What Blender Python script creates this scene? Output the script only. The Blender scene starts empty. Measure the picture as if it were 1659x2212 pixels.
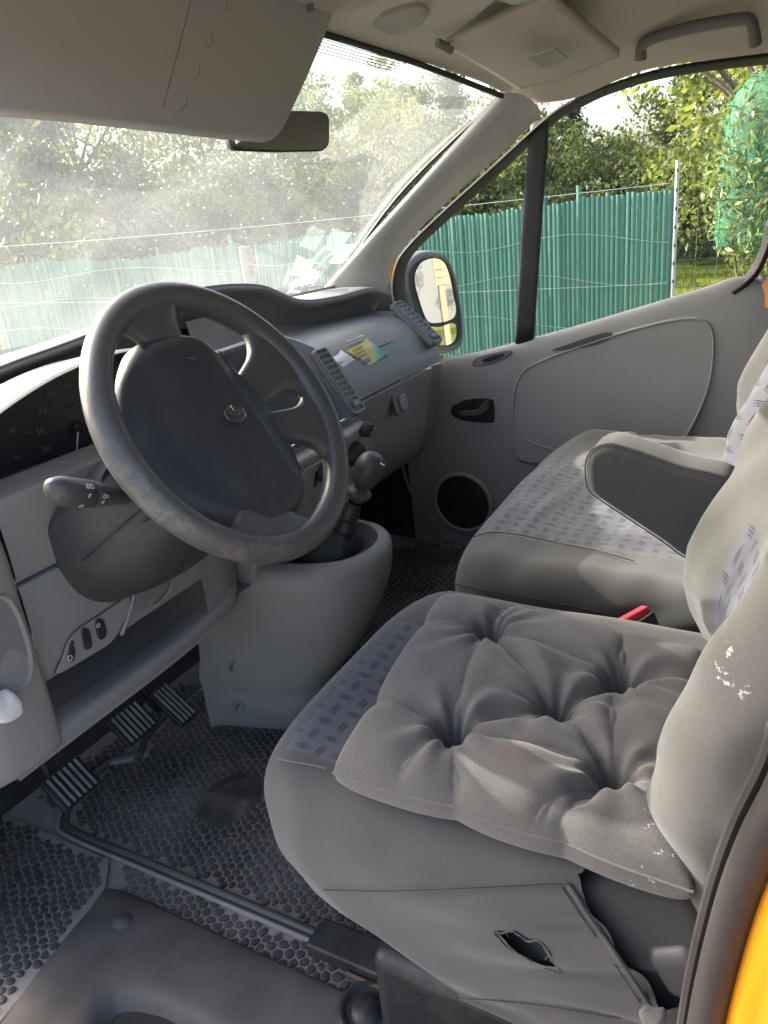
import bpy, bmesh, math, random
import numpy as np
from mathutils import Vector, Matrix
random.seed(7); rng = np.random.default_rng(7)
S = bpy.context.scene
COL = S.collection
rad = math.radians

# ------------------------------------------------------------------ camera
CAM = Vector((-1.16, -0.64, 0.98))
PSI, PITCH, ROLL, FPX, PW, PH = rad(30.5), rad(21.6), rad(6.0), 1660.0, 1659.0, 2212.0
fw = Vector((math.cos(PITCH)*math.cos(PSI), math.cos(PITCH)*math.sin(PSI), -math.sin(PITCH)))
r0 = Vector((math.sin(PSI), -math.cos(PSI), 0)); u0 = r0.cross(fw)
RT = r0*math.cos(ROLL) - u0*math.sin(ROLL); UP = u0*math.cos(ROLL) + r0*math.sin(ROLL)
cd = bpy.data.cameras.new('camera'); cam = bpy.data.objects.new('camera', cd); COL.objects.link(cam)
cam.matrix_world = Matrix(((RT.x, UP.x, -fw.x, CAM.x), (RT.y, UP.y, -fw.y, CAM.y), (RT.z, UP.z, -fw.z, CAM.z), (0, 0, 0, 1)))
cd.sensor_fit = 'HORIZONTAL'; cd.sensor_width = 36.0; cd.lens = 36.0*FPX/PW
cd.clip_start = 0.02; cd.clip_end = 500
S.camera = cam
S.cycles.max_bounces = 6; S.cycles.diffuse_bounces = 3; S.cycles.glossy_bounces = 3; S.cycles.transmission_bounces = 4; S.cycles.transparent_max_bounces = 8
S.cycles.caustics_reflective = False; S.cycles.caustics_refractive = False

# ------------------------------------------------------------------ light
SUN_EL, SUN_AZ = rad(28), math.atan2(0.99, 0.05)      # azimuth measured from +X towards +Y
to_sun = Vector((math.cos(SUN_EL)*math.cos(SUN_AZ), math.cos(SUN_EL)*math.sin(SUN_AZ), math.sin(SUN_EL)))
w = bpy.data.worlds.new('World'); S.world = w; w.use_nodes = True
nt = w.node_tree; bg = nt.nodes['Background']
sky = nt.nodes.new('ShaderNodeTexSky'); sky.sky_type = 'NISHITA'; sky.sun_disc = False
sky.sun_elevation = SUN_EL; sky.sun_rotation = math.pi/2 - SUN_AZ
sky.air_density = 0.7; sky.dust_density = 5.0; sky.ozone_density = 0.6
nt.links.new(sky.outputs[0], bg.inputs[0]); bg.inputs[1].default_value = 0.15
sd = bpy.data.lights.new('sun', 'SUN'); sd.energy = 2.7; sd.angle = rad(0.6); sd.color = (1.0, 0.94, 0.84)
sun = bpy.data.objects.new('sun', sd); COL.objects.link(sun)
sun.rotation_euler = to_sun.to_track_quat('Z', 'Y').to_euler()
S.view_settings.view_transform = 'Standard'; S.view_settings.look = 'None'
S.view_settings.exposure = 2.42; S.view_settings.gamma = 1.0; S.view_settings.use_curve_mapping = False

# ------------------------------------------------------------------ helpers
def ray(px, py): return fw + RT*((px - PW/2)/FPX) - UP*((py - PH/2)/FPX)
def AX(px, py, c): d = ray(px, py); return CAM + d*((c - CAM.x)/d.x)     # point seen at (px,py) standing on the plane x=c
def AY(px, py, c): d = ray(px, py); return CAM + d*((c - CAM.y)/d.y)
def AZ(px, py, c): d = ray(px, py); return CAM + d*((c - CAM.z)/d.z)

def tag(o, label, cat, group=None):
    o['label'] = label; o['category'] = cat
    if group: o['group'] = group
    return o
def empty(name, loc=(0, 0, 0), label=None, cat=None, group=None):
    o = bpy.data.objects.new(name, None); COL.objects.link(o); o.location = loc; o.empty_display_size = .05
    if label: tag(o, label, cat, group)
    return o
def link(name, me, mat, parent=None, smooth=True):
    o = bpy.data.objects.new(name, me); COL.objects.link(o)
    if mat is not None: me.materials.append(mat)
    if smooth: me.polygons.foreach_set('use_smooth', np.ones(len(me.polygons), dtype=bool))
    if parent is not None:
        o.parent = parent; o.matrix_parent_inverse = Matrix.Translation(parent_origin(parent)).inverted()
    return o
def parent_origin(p):
    v = Vector((0, 0, 0))
    while p is not None:
        v = v + p.location + p.matrix_parent_inverse.translation
        p = p.parent
    return v
def mesh(name, verts, faces, mat, parent=None, smooth=True, bevel=0, segs=2, sub=0, solid=0):
    me = bpy.data.meshes.new(name); me.from_pydata([tuple(v) for v in verts], [], faces); me.update()
    o = link(name, me, mat, parent, smooth)
    if solid:
        m = o.modifiers.new('s', 'SOLIDIFY'); m.thickness = solid; m.offset = 0
    if bevel:
        m = o.modifiers.new('b', 'BEVEL'); m.width = bevel; m.segments = segs; m.limit_method = 'ANGLE'; m.angle_limit = rad(35)
        m.harden_normals = False
    if sub:
        m = o.modifiers.new('u', 'SUBSURF'); m.levels = sub; m.render_levels = sub
    if smooth and (bevel or not sub):
        try: me.set_sharp_from_angle(angle=rad(40))
        except Exception: pass
    return o
def cr(P, n, closed=False):
    """Catmull-Rom resampling of a list of points (numpy k x d) to n points."""
    P = np.array([tuple(p) for p in P], float); k = len(P)
    if k == 2: t = np.linspace(0, 1, n)[:, None]; return P[0]*(1-t) + P[1]*t
    if closed: t = np.linspace(0, k, n, endpoint=False)
    else: t = np.linspace(0, k-1, n)
    i = np.floor(t).astype(int)
    if not closed: i = np.minimum(i, k-2)
    f = (t - i)[:, None]
    g = (lambda j: P[j % k]) if closed else (lambda j: P[np.clip(j, 0, k-1)])
    p0, p1, p2, p3 = g(i-1), g(i), g(i+1), g(i+2)
    if not closed:
        e = (i == 0); p0 = np.where(e[:, None], 2*P[0]-P[1], p0)
        e = (i == k-2); p3 = np.where(e[:, None], 2*P[-1]-P[-2], p3)
    return .5*((2*p1) + (-p0+p2)*f + (2*p0-5*p1+4*p2-p3)*f**2 + (-p0+3*p1-3*p2+p3)*f**3)
def grid_mesh(name, G, mat, parent=None, cu=False, cv=False, solid=0, smooth=True, solid_off=0, mask=None):
    nu, nv = G.shape[:2]; F = []
    for i in range(nu if cu else nu-1):
        for j in range(nv if cv else nv-1):
            if mask is not None and mask[i, j]: continue
            F.append((i*nv+j, ((i+1) % nu)*nv+j, ((i+1) % nu)*nv+(j+1) % nv, i*nv+(j+1) % nv))
    me = bpy.data.meshes.new(name); me.from_pydata(G.reshape(-1, 3).tolist(), [], F); me.update()
    o = link(name, me, mat, parent, smooth)
    if solid:
        m = o.modifiers.new('s', 'SOLIDIFY'); m.thickness = solid; m.offset = solid_off
    return o
def lofted(rows, nu, nv, cv=False, cu=False):
    """rows: list of lists of points -> smooth grid nu x nv through them."""
    R = np.array([cr(r, nv, cv) for r in rows])
    return np.stack([cr(R[:, j], nu, cu) for j in range(nv)], 1)
def surf(name, rows, mat, parent=None, nu=30, nv=30, solid=0, cv=False, cu=False, solid_off=0):
    return grid_mesh(name, lofted(rows, nu, nv, cv, cu), mat, parent, cu, cv, solid, solid_off=solid_off)
def frames(P):
    P = np.asarray(P, float); T = np.gradient(P, axis=0); T /= np.linalg.norm(T, axis=1)[:, None]+1e-12
    a = np.array([0, 0, 1.]) if abs(T[0][2]) < .9 else np.array([1., 0, 0])
    N = np.cross(T[0], a); N /= np.linalg.norm(N); out = []
    for t in T:
        N = N - t*(N @ t); N /= np.linalg.norm(N)+1e-12; out.append((N.copy(), np.cross(t, N)))
    return out
def tube_grid(pts, r, nseg=10, n=None, closed=False, rb=None):
    P = cr(pts, n, closed) if n else np.array([tuple(p) for p in pts], float)
    k = len(P); r = np.full(k, r) if np.isscalar(r) else np.interp(np.linspace(0, 1, k), np.linspace(0, 1, len(r)), r)
    rb = r if rb is None else (np.full(k, rb) if np.isscalar(rb) else np.interp(np.linspace(0, 1, k), np.linspace(0, 1, len(rb)), rb))
    fr = frames(P if not closed else np.vstack([P, P[:1]]))[:k]
    th = np.linspace(0, 2*np.pi, nseg, endpoint=False)
    return np.array([[P[i] + r[i]*math.cos(t)*fr[i][0] + rb[i]*math.sin(t)*fr[i][1] for t in th] for i in range(k)])
def tube(name, pts, r, mat, parent=None, nseg=10, n=None, closed=False, caps=True):
    G = tube_grid(pts, r, nseg, n, closed); k = len(G)
    V = G.reshape(-1, 3).tolist(); F = []
    for i in range(k if closed else k-1):
        for j in range(nseg):
            F.append((i*nseg+j, ((i+1) % k)*nseg+j, ((i+1) % k)*nseg+(j+1) % nseg, i*nseg+(j+1) % nseg))
    if caps and not closed:
        F.append(tuple(range(nseg))[::-1]); F.append(tuple((k-1)*nseg+j for j in range(nseg)))
    return mesh(name, V, F, mat, parent)
def poly_round(pts, r, seg=4):
    """round the corners of a closed 2D polygon"""
    out = []; n = len(pts)
    for i in range(n):
        p, a, b = Vector(pts[i]), Vector(pts[i-1]), Vector(pts[(i+1) % n])
        da, db = (a-p), (b-p); ra = min(r, da.length*.45); rb = min(r, db.length*.45)
        A, B = p+da.normalized()*ra, p+db.normalized()*rb
        for k in range(seg+1):
            t = k/seg; out.append((A*(1-t)**2 + p*2*t*(1-t) + B*t*t))
    return [tuple(v) for v in out]
def prism(name, pts3, depth, mat, parent=None, bevel=.002, segs=2):
    """closed planar outline (3D points) extruded by vector depth"""
    n = len(pts3); d = Vector(depth); V = [Vector(p) for p in pts3] + [Vector(p)+d for p in pts3]
    F = [tuple(range(n))[::-1], tuple(range(n, 2*n))] + [(i, (i+1) % n, n+(i+1) % n, n+i) for i in range(n)]
    o = mesh(name, V, F, mat, parent, bevel=bevel, segs=segs)
    bm = bmesh.new(); bm.from_mesh(o.data); bmesh.ops.recalc_face_normals(bm, faces=bm.faces); bm.to_mesh(o.data); bm.free()
    return o
class Fr:
    """local frame: origin, u (right), v (up), n (out)"""
    def __init__(s, o, u, v):
        s.o = Vector(o); s.u = Vector(u).normalized(); v = Vector(v); s.v = (v - s.u*v.dot(s.u)).normalized(); s.n = s.u.cross(s.v)
    def __call__(s, a, b, c=0.0): return s.o + s.u*a + s.v*b + s.n*c
def fprism(name, fr, pts2, h0, h1, mat, parent=None, bevel=.0015, r=0, segs=2):
    if r: pts2 = poly_round(pts2, r)
    return prism(name, [fr(p[0], p[1], h0) for p in pts2], fr.n*(h1-h0), mat, parent, bevel, segs)
def rect(w_, h_, cx=0, cy=0): return [(cx-w_/2, cy-h_/2), (cx+w_/2, cy-h_/2), (cx+w_/2, cy+h_/2), (cx-w_/2, cy+h_/2)]
def ring_of(n, rx, ry, cx=0, cy=0): return [(cx+rx*math.cos(2*math.pi*i/n), cy+ry*math.sin(2*math.pi*i/n)) for i in range(n)]
def lathe(name, fr, prof, mat, parent=None, n=32, sx=1.0, sy=1.0):
    """prof: list of (radius, height along n)"""
    G = np.array([[tuple(fr(r*sx*math.cos(2*math.pi*i/n), r*sy*math.sin(2*math.pi*i/n), h)) for i in range(n)] for r, h in prof])
    return grid_mesh(name, G, mat, parent, cv=True)
def text(name, s, fr, size, mat, parent=None, h=.0006, align='CENTER', extrude=.0002):
    c = bpy.data.curves.new(name, 'FONT'); c.body = s; c.size = size; c.align_x = align; c.align_y = 'CENTER'; c.extrude = extrude; c.resolution_u = 2
    o = bpy.data.objects.new(name, c); COL.objects.link(o)
    bpy.context.view_layer.update()
    me = bpy.data.meshes.new_from_object(o.evaluated_get(bpy.context.evaluated_depsgraph_get()))
    bpy.data.objects.remove(o); bpy.data.curves.remove(c)
    M = Matrix(((fr.u.x, fr.v.x, fr.n.x, 0), (fr.u.y, fr.v.y, fr.n.y, 0), (fr.u.z, fr.v.z, fr.n.z, 0), (0, 0, 0, 1)))
    M.translation = fr(0, 0, h); me.transform(M)
    return link(name, me, mat, parent, smooth=False)
def dense_box(dims, r, N, zN=None):
    """rounded box, dense quads, centred; returns verts (numpy), faces"""
    bm = bmesh.new(); V = []; F = []; idx = {}
    nx, ny, nz = N
    hx, hy, hz = [d/2 for d in dims]
    def vid(i, j, k):
        key = (i, j, k)
        if key not in idx: idx[key] = len(V); V.append((i/nx*2-1, j/ny*2-1, k/nz*2-1))
        return idx[key]
    for k in (0, nz):
        for i in range(nx):
            for j in range(ny):
                q = [vid(i, j, k), vid(i+1, j, k), vid(i+1, j+1, k), vid(i, j+1, k)]; F.append(q if k else q[::-1])
    for j in (0, ny):
        for i in range(nx):
            for k in range(nz):
                q = [vid(i, j, k), vid(i+1, j, k), vid(i+1, j, k+1), vid(i, j, k+1)]; F.append(q[::-1] if j else q)
    for i in (0, nx):
        for j in range(ny):
            for k in range(nz):
                q = [vid(i, j, k), vid(i, j+1, k), vid(i, j+1, k+1), vid(i, j, k+1)]; F.append(q if i else q[::-1])
    bm.free()
    P = np.array(V)*np.array([hx, hy, hz]); core = np.array([hx-r, hy-r, hz-r])
    c = np.clip(P, -core, core); d = P - c; L = np.linalg.norm(d, axis=1)[:, None]
    # spread edge samples evenly over the rounding
    P = np.where(L > 1e-9, c + d/np.maximum(L, 1e-9)*r, P)
    return P, F
def rbox(name, fr, dims, r, mat, parent=None, segs=3):
    a, b, c = [d/2 for d in dims]
    V = [fr(x, y, z) for z in (-c, c) for y in (-b, b) for x in (-a, a)]
    F = [(0, 2, 3, 1), (4, 5, 7, 6), (0, 1, 5, 4), (2, 6, 7, 3), (0, 4, 6, 2), (1, 3, 7, 5)]
    return mesh(name, V, F, mat, parent, bevel=r, segs=segs)
def on_side(px, py, off=.0012, body=None):
    """surface point of a dense mesh nearest to the eye along a view ray"""
    d = ray(px, py).normalized(); R = body-np.array(CAM); t = R@np.array(d); dist = np.linalg.norm(R-np.outer(t, np.array(d)), axis=1)
    c = np.where(dist < .006)[0]
    if len(c) == 0: c = np.argsort(dist)[:3]
    i = c[np.argmin(t[c])]; return CAM+d*(t[i]-off*2)
def sstep(a, b, x): t = np.clip((x-a)/(b-a), 0, 1); return t*t*(3-2*t)
def gauss(x, m, s): return np.exp(-((x-m)/s)**2)
def vnoise(P, scale, seed=0):
    """cheap smooth value noise from summed sines"""
    g = np.random.default_rng(seed); out = np.zeros(len(P))
    for k in range(7):
        d = g.normal(size=3); d /= np.linalg.norm(d); out += np.sin(P @ d*scale*(.6+.9*g.random())*6.28 + g.random()*6.28)
    return out/7*1.6

# ------------------------------------------------------------------ materials
class Nd:
    """node-graph arithmetic"""
    def __init__(s, t, k): s.t, s.k = t, k
    def _m(s, op, *a, clamp=False):
        n = s.t.nodes.new('ShaderNodeMath'); n.operation = op; n.use_clamp = clamp
        for i, v in enumerate((s,)+a):
            if isinstance(v, Nd): s.t.links.new(v.k, n.inputs[i])
            else: n.inputs[i].default_value = v
        return Nd(s.t, n.outputs[0])
    def __add__(s, o): return s._m('ADD', o)
    def __sub__(s, o): return s._m('SUBTRACT', o)
    def __mul__(s, o): return s._m('MULTIPLY', o)
    def abs(s): return s._m('ABSOLUTE')
    def floor(s): return s._m('FLOOR')
    def fract(s): return s._m('FRACT')
    def lt(s, o): return s._m('LESS_THAN', o)
    def gt(s, o): return s._m('GREATER_THAN', o)
    def mod(s, o): return s._m('FLOORED_MODULO', o)
    def clamp(s): return s._m('ADD', 0.0, clamp=True)
    def max(s, o): return s._m('MAXIMUM', o)
class Mat:
    def __init__(s, name):
        s.m = bpy.data.materials.new(name); s.m.use_nodes = True; s.t = s.m.node_tree; s.b = s.t.nodes['Principled BSDF']
        s.out = s.t.nodes['Material Output']
    def n(s, ty, **kw):
        nd = s.t.nodes.new(ty)
        for k, v in kw.items(): setattr(nd, k, v)
        return nd
    def link(s, a, b): s.t.links.new(a.k if isinstance(a, Nd) else a, b)
    def coord(s): return s.n('ShaderNodeTexCoord').outputs['Object']
    def noise(s, scale, detail=4, rough=.55, vec=None, dist=0):
        nd = s.n('ShaderNodeTexNoise'); nd.inputs['Scale'].default_value = scale; nd.inputs['Detail'].default_value = detail
        nd.inputs['Roughness'].default_value = rough; nd.inputs['Distortion'].default_value = dist
        s.link(vec if vec is not None else s.coord(), nd.inputs['Vector']); return nd.outputs['Fac']
    def ramp(s, fac, stops):
        nd = s.n('ShaderNodeValToRGB'); e = nd.color_ramp.elements
        while len(e) < len(stops): e.new(.5)
        for q, (p, c) in zip(e, stops): q.position = p; q.color = (*c, 1) if len(c) == 3 else c
        s.link(fac, nd.inputs[0]); return nd.outputs[0]
    def mix(s, fac, a, b, mode='MIX'):
        nd = s.n('ShaderNodeMix', data_type='RGBA', blend_type=mode)
        for v, i in ((fac, 0), (a, 6), (b, 7)):
            if isinstance(v, (Nd, bpy.types.NodeSocket)): s.link(v, nd.inputs[i])
            elif i == 0: nd.inputs[0].default_value = v
            else: nd.inputs[i].default_value = (*v, 1)
        return nd.outputs[2]
    def bump(s, h, strength=.3, dist=.001):
        nd = s.n('ShaderNodeBump'); nd.inputs['Strength'].default_value = strength; nd.inputs['Distance'].default_value = dist
        s.link(h, nd.inputs['Height']); s.link(nd.outputs[0], s.b.inputs['Normal']); return nd
    def set(s, col=None, rough=None, metal=None, spec=None, sheen=None):
        if col is not None:
            if isinstance(col, bpy.types.NodeSocket): s.link(col, s.b.inputs['Base Color'])
            else: s.b.inputs['Base Color'].default_value = (*col, 1)
        if rough is not None:
            if isinstance(rough, bpy.types.NodeSocket): s.link(rough, s.b.inputs['Roughness'])
            else: s.b.inputs['Roughness'].default_value = rough
        if metal is not None: s.b.inputs['Metallic'].default_value = metal
        if spec is not None: s.b.inputs['Specular IOR Level'].default_value = spec
        if sheen is not None: s.b.inputs['Sheen Weight'].default_value = sheen
        return s
def plastic(name, col, rough=.5, grain=900, var=.12, dust=.0, bstr=.25):
    m = Mat(name); c2 = tuple(x*(1+var) for x in col); c1 = tuple(x*(1-var) for x in col)
    base = m.ramp(m.noise(9, 5, .6), [(.3, c1), (.7, c2)])
    if dust:
        d = m.ramp(m.noise(23, 8, .7), [(.45, (0, 0, 0)), (.8, (dust,)*3)])
        base = m.mix(d, base, (.36, .33, .30))
    r = m.ramp(m.noise(14, 5), [(.3, (rough-.07,)*3), (.7, (rough+.1,)*3)])
    m.set(base, r, spec=.4); m.bump(m.noise(grain, 2), bstr, .0006); return m.m
def fabric(name, col, weave=700, var=.12, wave=False, speck=.07, pattern=None, axes=(0, 1), bands=None, stains=0, cell=.024, wscale=1.0):
    """woven cloth; pattern prints the triple-stroke motif inside the rectangle `bands` = (a0,a1,b0,b1) of object coordinates"""
    m = Mat(name); co = m.coord(); sx = m.n('ShaderNodeSeparateXYZ'); m.link(co, sx.inputs[0])
    A, B = Nd(m.t, sx.outputs[axes[0]]), Nd(m.t, sx.outputs[axes[1]])
    base = m.ramp(m.noise(7, 5, .6), [(.3, tuple(x*(1-var) for x in col)), (.7, tuple(x*(1+var) for x in col))])
    if pattern:
        ins = (0.095, 0.094, 0.110)
        mask = A.gt(bands[0])*A.lt(bands[1])*B.gt(bands[2])*B.lt(bands[3])
        p, q = A*(1/cell), B*(1/cell); cp, cq = p.floor(), q.floor(); f, g = p.fract()-.5, q.fract()-.5
        ch = (cp+cq).mod(2.0)
        a = f*ch + g*(ch*-1.0+1.0); b = g*ch + f*(ch*-1.0+1.0)
        b = b + a*.12
        k = ((b*(1/.135))+.5).floor(); near = (b - k*.135).abs().lt(.038)*k.abs().lt(1.5)
        shift = a - k*.08
        dash = shift.abs().lt(.25)
        dots = ((shift.abs()-.34).abs().lt(.032))*near
        lines = (near*dash).max(dots)
        col_in = m.mix(Nd(m.t, m.noise(60, 3)).k, tuple(x*.93 for x in ins), tuple(x*1.05 for x in ins))
        pat = m.mix(lines*.92, col_in, (.012, .012, .016))
        base = m.mix(mask, base, pat)
    if stains:
        d = m.ramp(m.noise(11, 7, .7, dist=.6), [(.55, (0, 0, 0)), (.75, (stains,)*3)])
        base = m.mix(d, base, (.13, .085, .06))
    sp_ = m.ramp(m.noise(weave*.55, 2, .6), [(.35, (1-speck,)*3), (.65, (1+speck,)*3)]); base = m.mix(1.0, base, sp_, 'MULTIPLY')
    m.set(base, .95, spec=.15, sheen=.25)
    # weave relief
    wv = m.n('ShaderNodeTexWave', bands_direction='X'); wv.inputs['Scale'].default_value = weave/6*wscale; m.link(co, wv.inputs[0])
    wz = m.n('ShaderNodeTexWave', bands_direction='Y'); wz.inputs['Scale'].default_value = weave/6*wscale; m.link(co, wz.inputs[0])
    hsum = Nd(m.t, m.noise(weave*.6, 2))*.7 + Nd(m.t, m.noise(70, 4)) + Nd(m.t, m.noise(16, 3))*2.2
    if wave: hsum = hsum + Nd(m.t, wv.outputs['Fac']) + Nd(m.t, wz.outputs['Fac'])
    m.bump(hsum.k, .35, .0009)
    return m.m
def simple(name, col, rough=.5, metal=0, spec=.5, var=0, scale=20):
    m = Mat(name)
    if var: col = m.ramp(m.noise(scale, 5), [(.3, tuple(x*(1-var) for x in col)), (.7, tuple(min(1, x*(1+var)) for x in col))])
    m.set(col, rough, metal, spec); return m.m

M = {}
M['grey'] = plastic('grey_plastic', (.240, .231, .221), .48, var=.05, dust=.10)
M['grey2'] = plastic('mid_grey_plastic', (.175, .170, .164), .5, var=.05, dust=.12)
M['door'] = plastic('door_plastic', (.265, .257, .247), .5, var=.05, dust=.08)
M['dark'] = plastic('dark_plastic', (.072, .069, .068), .45, var=.06, dust=.10)
M['black'] = plastic('black_plastic', (.018, .018, .02), .5, dust=.1)
M['cowl'] = plastic('cowl_plastic', (.046, .045, .045), .45, var=.06, dust=.08)
M['clus'] = simple('cluster_face', (.022, .022, .024), .4)
M['liner'] = fabric('headliner_cloth', (.48, .435, .38), weave=1200, var=.04, speck=.03)
M['visor'] = plastic('visor_vinyl', (.44, .43, .425), .6, grain=600, var=.02)
M['pillar'] = plastic('pillar_plastic', (.40, .39, .38), .38, var=.06)
M['seal'] = plastic('rubber_seal', (.025, .022, .022), .55, var=.2)
M['yellow'] = simple('yellow_paint', (.62, .24, .012), .25, spec=.6, var=.05)
M['rust'] = simple('brown_sill_metal', (.10, .065, .048), .4, var=.4, scale=12)
M['chrome'] = simple('chrome', (.75, .75, .76), .15, 1.0)
M['white'] = simple('white_print', (.65, .65, .65), .6)
M['faint'] = simple('faint_print', (.12, .12, .125), .6)
M['paper'] = simple('paper', (.72, .72, .72), .7, var=.04)
M['tissue'] = simple('tissue', (.75, .72, .70), .9, var=.08)
M['red'] = simple('red_plastic', (.55, .03, .045), .3)
M['ink'] = simple('dark_ink', (.08, .09, .03), .7)
M['seat'] = fabric('plain_seat_cloth', (.11, .105, .10), weave=900, var=.08)
M['seatside'] = fabric('seat_side_cloth', (.125, .119, .113), weave=900, var=.1, stains=.25)
M['oldseat'] = fabric('dark_seat_cloth', (.028, .028, .028), weave=900, var=.1)
M['pad'] = fabric('pad_cloth', (.108, .101, .095), weave=1000, var=.14, stains=.40, speck=.12)
M['arm'] = fabric('armrest_cloth', (.075, .073, .071), weave=700, var=.1)
# worn dark steering wheel leatherette
m = Mat('wheel_vinyl')
wear = m.ramp((Nd(m.t, m.noise(150, 8, .75))*.6+Nd(m.t, m.noise(30, 4))*.4).k, [(.50, (0, 0, 0)), (.55, (1, 1, 1))])
sx = m.n('ShaderNodeSeparateXYZ'); m.link(m.coord(), sx.inputs[0])
zone = (Nd(m.t, sx.outputs[0])*-3.2 + Nd(m.t, sx.outputs[2])*-3.0 + .62).clamp()
base = m.mix((Nd(m.t, wear)*zone).k, (.090, .087, .085), (.185, .17, .155))
m.set(base, m.ramp(m.noise(18, 5), [(.3, (.28,)*3), (.7, (.46,)*3)]), spec=.5); m.bump(m.noise(500, 4), .25, .0008); M['wheel'] = m.m
M['pad_air'] = plastic('airbag_vinyl', (.040, .041, .046), .40, grain=500, var=.05, dust=.07)
# glass
def glass(name, tint, dust, speck, gloss=.06):
    m = Mat(name); t = m.t; t.nodes.remove(m.b)
    tr = m.n('ShaderNodeBsdfTransparent'); tr.inputs[0].default_value = (*tint, 1)
    gl = m.n('ShaderNodeBsdfGlossy'); gl.inputs['Roughness'].default_value = .01; gl.inputs[0].default_value = (1, 1, 1, 1)
    df = m.n('ShaderNodeBsdfDiffuse'); df.inputs[0].default_value = (.56, .61, .62, 1)
    tl = m.n('ShaderNodeBsdfTranslucent'); tl.inputs[0].default_value = (.56, .61, .62, 1)
    ad = m.n('ShaderNodeMixShader'); ad.inputs[0].default_value = .6; m.link(df.outputs[0], ad.inputs[1]); m.link(tl.outputs[0], ad.inputs[2])
    lw = m.n('ShaderNodeFresnel'); lw.inputs[0].default_value = 1.45
    m1 = m.n('ShaderNodeMixShader'); m.link((Nd(t, lw.outputs[0])*.22).k, m1.inputs[0]); m.link(tr.outputs[0], m1.inputs[1]); m.link(gl.outputs[0], m1.inputs[2])
    n1 = m.noise(3.2, 4, .6); n2 = m.noise(120, 3, .6)
    d = Nd(t, m.ramp(n1, [(.25, (dust*.55,)*3), (.75, (dust*1.35,)*3)]))
    vo = m.n('ShaderNodeTexVoronoi'); vo.inputs['Scale'].default_value = 55; m.link(m.coord(), vo.inputs[0])
    sep = m.n('ShaderNodeSeparateColor'); m.link(vo.outputs['Color'], sep.inputs[0])
    sp = Nd(t, vo.outputs['Distance']).lt(.13)*Nd(t, sep.outputs[0]).gt(.55)
    fac = (d + sp*speck + (Nd(t, n2)-.5)*dust*.5).clamp()
    m2 = m.n('ShaderNodeMixShader'); m.link(fac, m2.inputs[0]); m.link(m1.outputs[0], m2.inputs[1]); m.link(ad.outputs[0], m2.inputs[2])
    m.link(m2.outputs[0], m.out.inputs[0]); return m.m
M['windscreen'] = glass('dusty_windscreen_glass', (.90, .95, .93), .13, .40)
M['window'] = glass('door_glass', (.90, .94, .90), .015, .0)
def film(name, col):
    m = Mat(name); m.set(col, .6); tl = m.n('ShaderNodeBsdfTranslucent'); tl.inputs[0].default_value = (*col, 1)
    mx_ = m.n('ShaderNodeMixShader'); mx_.inputs[0].default_value = .6; m.link(m.b.outputs[0], mx_.inputs[1]); m.link(tl.outputs[0], mx_.inputs[2]); m.link(mx_.outputs[0], m.out.inputs[0]); return m.m
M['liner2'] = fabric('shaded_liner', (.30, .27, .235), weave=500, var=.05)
M['mirror'] = simple('mirror_glass', (.82, .84, .84), .015, 1.0)

# ================================================================== VAN BODY
van = empty('van_body', (0, 0, 0), 'yellow van body around the cab with grey roof lining and dusty windscreen', 'van')
# roof lining
e1, e2, e3 = AX(1240, 212, .79), AX(1400, 150, .79), AX(1659, 112, .79)
rows = [[(-.70, .03, 1.185), (-.42, .12, 1.253), (0, .15, 1.27), (.42, .128, 1.250), (.66, .05, 1.205), (.735, .01, 1.165)],
        [(-.78, -.09, 1.16), (-.45, -.05, 1.275), (0, -.04, 1.295), (.42, -.05, 1.272), (.66, -.07, 1.215), (e1.x, e1.y, e1.z)],
        [(-.79, -.26, 1.18), (-.45, -.24, 1.30), (0, -.24, 1.315), (.45, -.24, 1.295), (.68, -.25, 1.245), (e2.x, e2.y, e2.z)],
        [(-.79, -.48, 1.19), (-.45, -.48, 1.31), (0, -.48, 1.325), (.45, -.48, 1.305), (.69, -.48, 1.26), (e3.x, e3.y, e3.z)],
        [(-.79, -.95, 1.19), (-.45, -.95, 1.31), (0, -.95, 1.325), (.45, -.95, 1.305), (.69, -.95, 1.26), (e3.x, -.95, e3.z)]]
hl = surf('roof_lining', rows, M['liner'], van, 50, 60)
rr = [[(p[0]*1.06, p[1]+(.03 if i == 0 else 0), p[2]+.05+.02*(abs(p[0]) < .5)) for p in r] for i, r in enumerate(rows)]
surf('roof_skin', rr, M['yellow'], van, 20, 30)
# windscreen
wb = [(-.735, .575, .775), (-.42, .735, .768), (0, .79, .768), (.42, .735, .768), (.735, .58, .775)]
wt_ = [(-.705, .03, 1.19), (-.42, .125, 1.256), (0, .155, 1.273), (.42, .133, 1.253), (.70, .035, 1.19)]
wm = [tuple((a+b)/2+(0, .018, .022)[k] for k, (a, b) in enumerate(zip(p, q))) for p, q in zip(wb, wt_)]
ws = surf('windscreen', [wb, wm, wt_], M['windscreen'], van, 24, 40)
tube('windscreen_rubber', [np.array(p)+np.array((0, -.004, -.002)) for p in (wb[4], wm[4], wt_[4])], .005, M['seal'], van, 6, 30)
tube('windscreen_rubber', [np.array(p)+np.array((0, -.004, -.008)) for p in wt_], .006, M['seal'], van, 6, 40)
tube('windscreen_rubber', wb, .008, M['seal'], van, 6, 40)
# sunshade lines at the upper edge
for k in range(6):
    P = [Vector(p)*(1-.012*(k+1)*1.3)+Vector(q)*(.012*(k+1)*1.3) for p, q in zip(wt_[2:4], wm[2:4])]
    tube('heater_line', [Vector(p)+Vector((0, -.004, -.003)) for p in P], .0009, M['grey2'], van, 5, 12)
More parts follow.
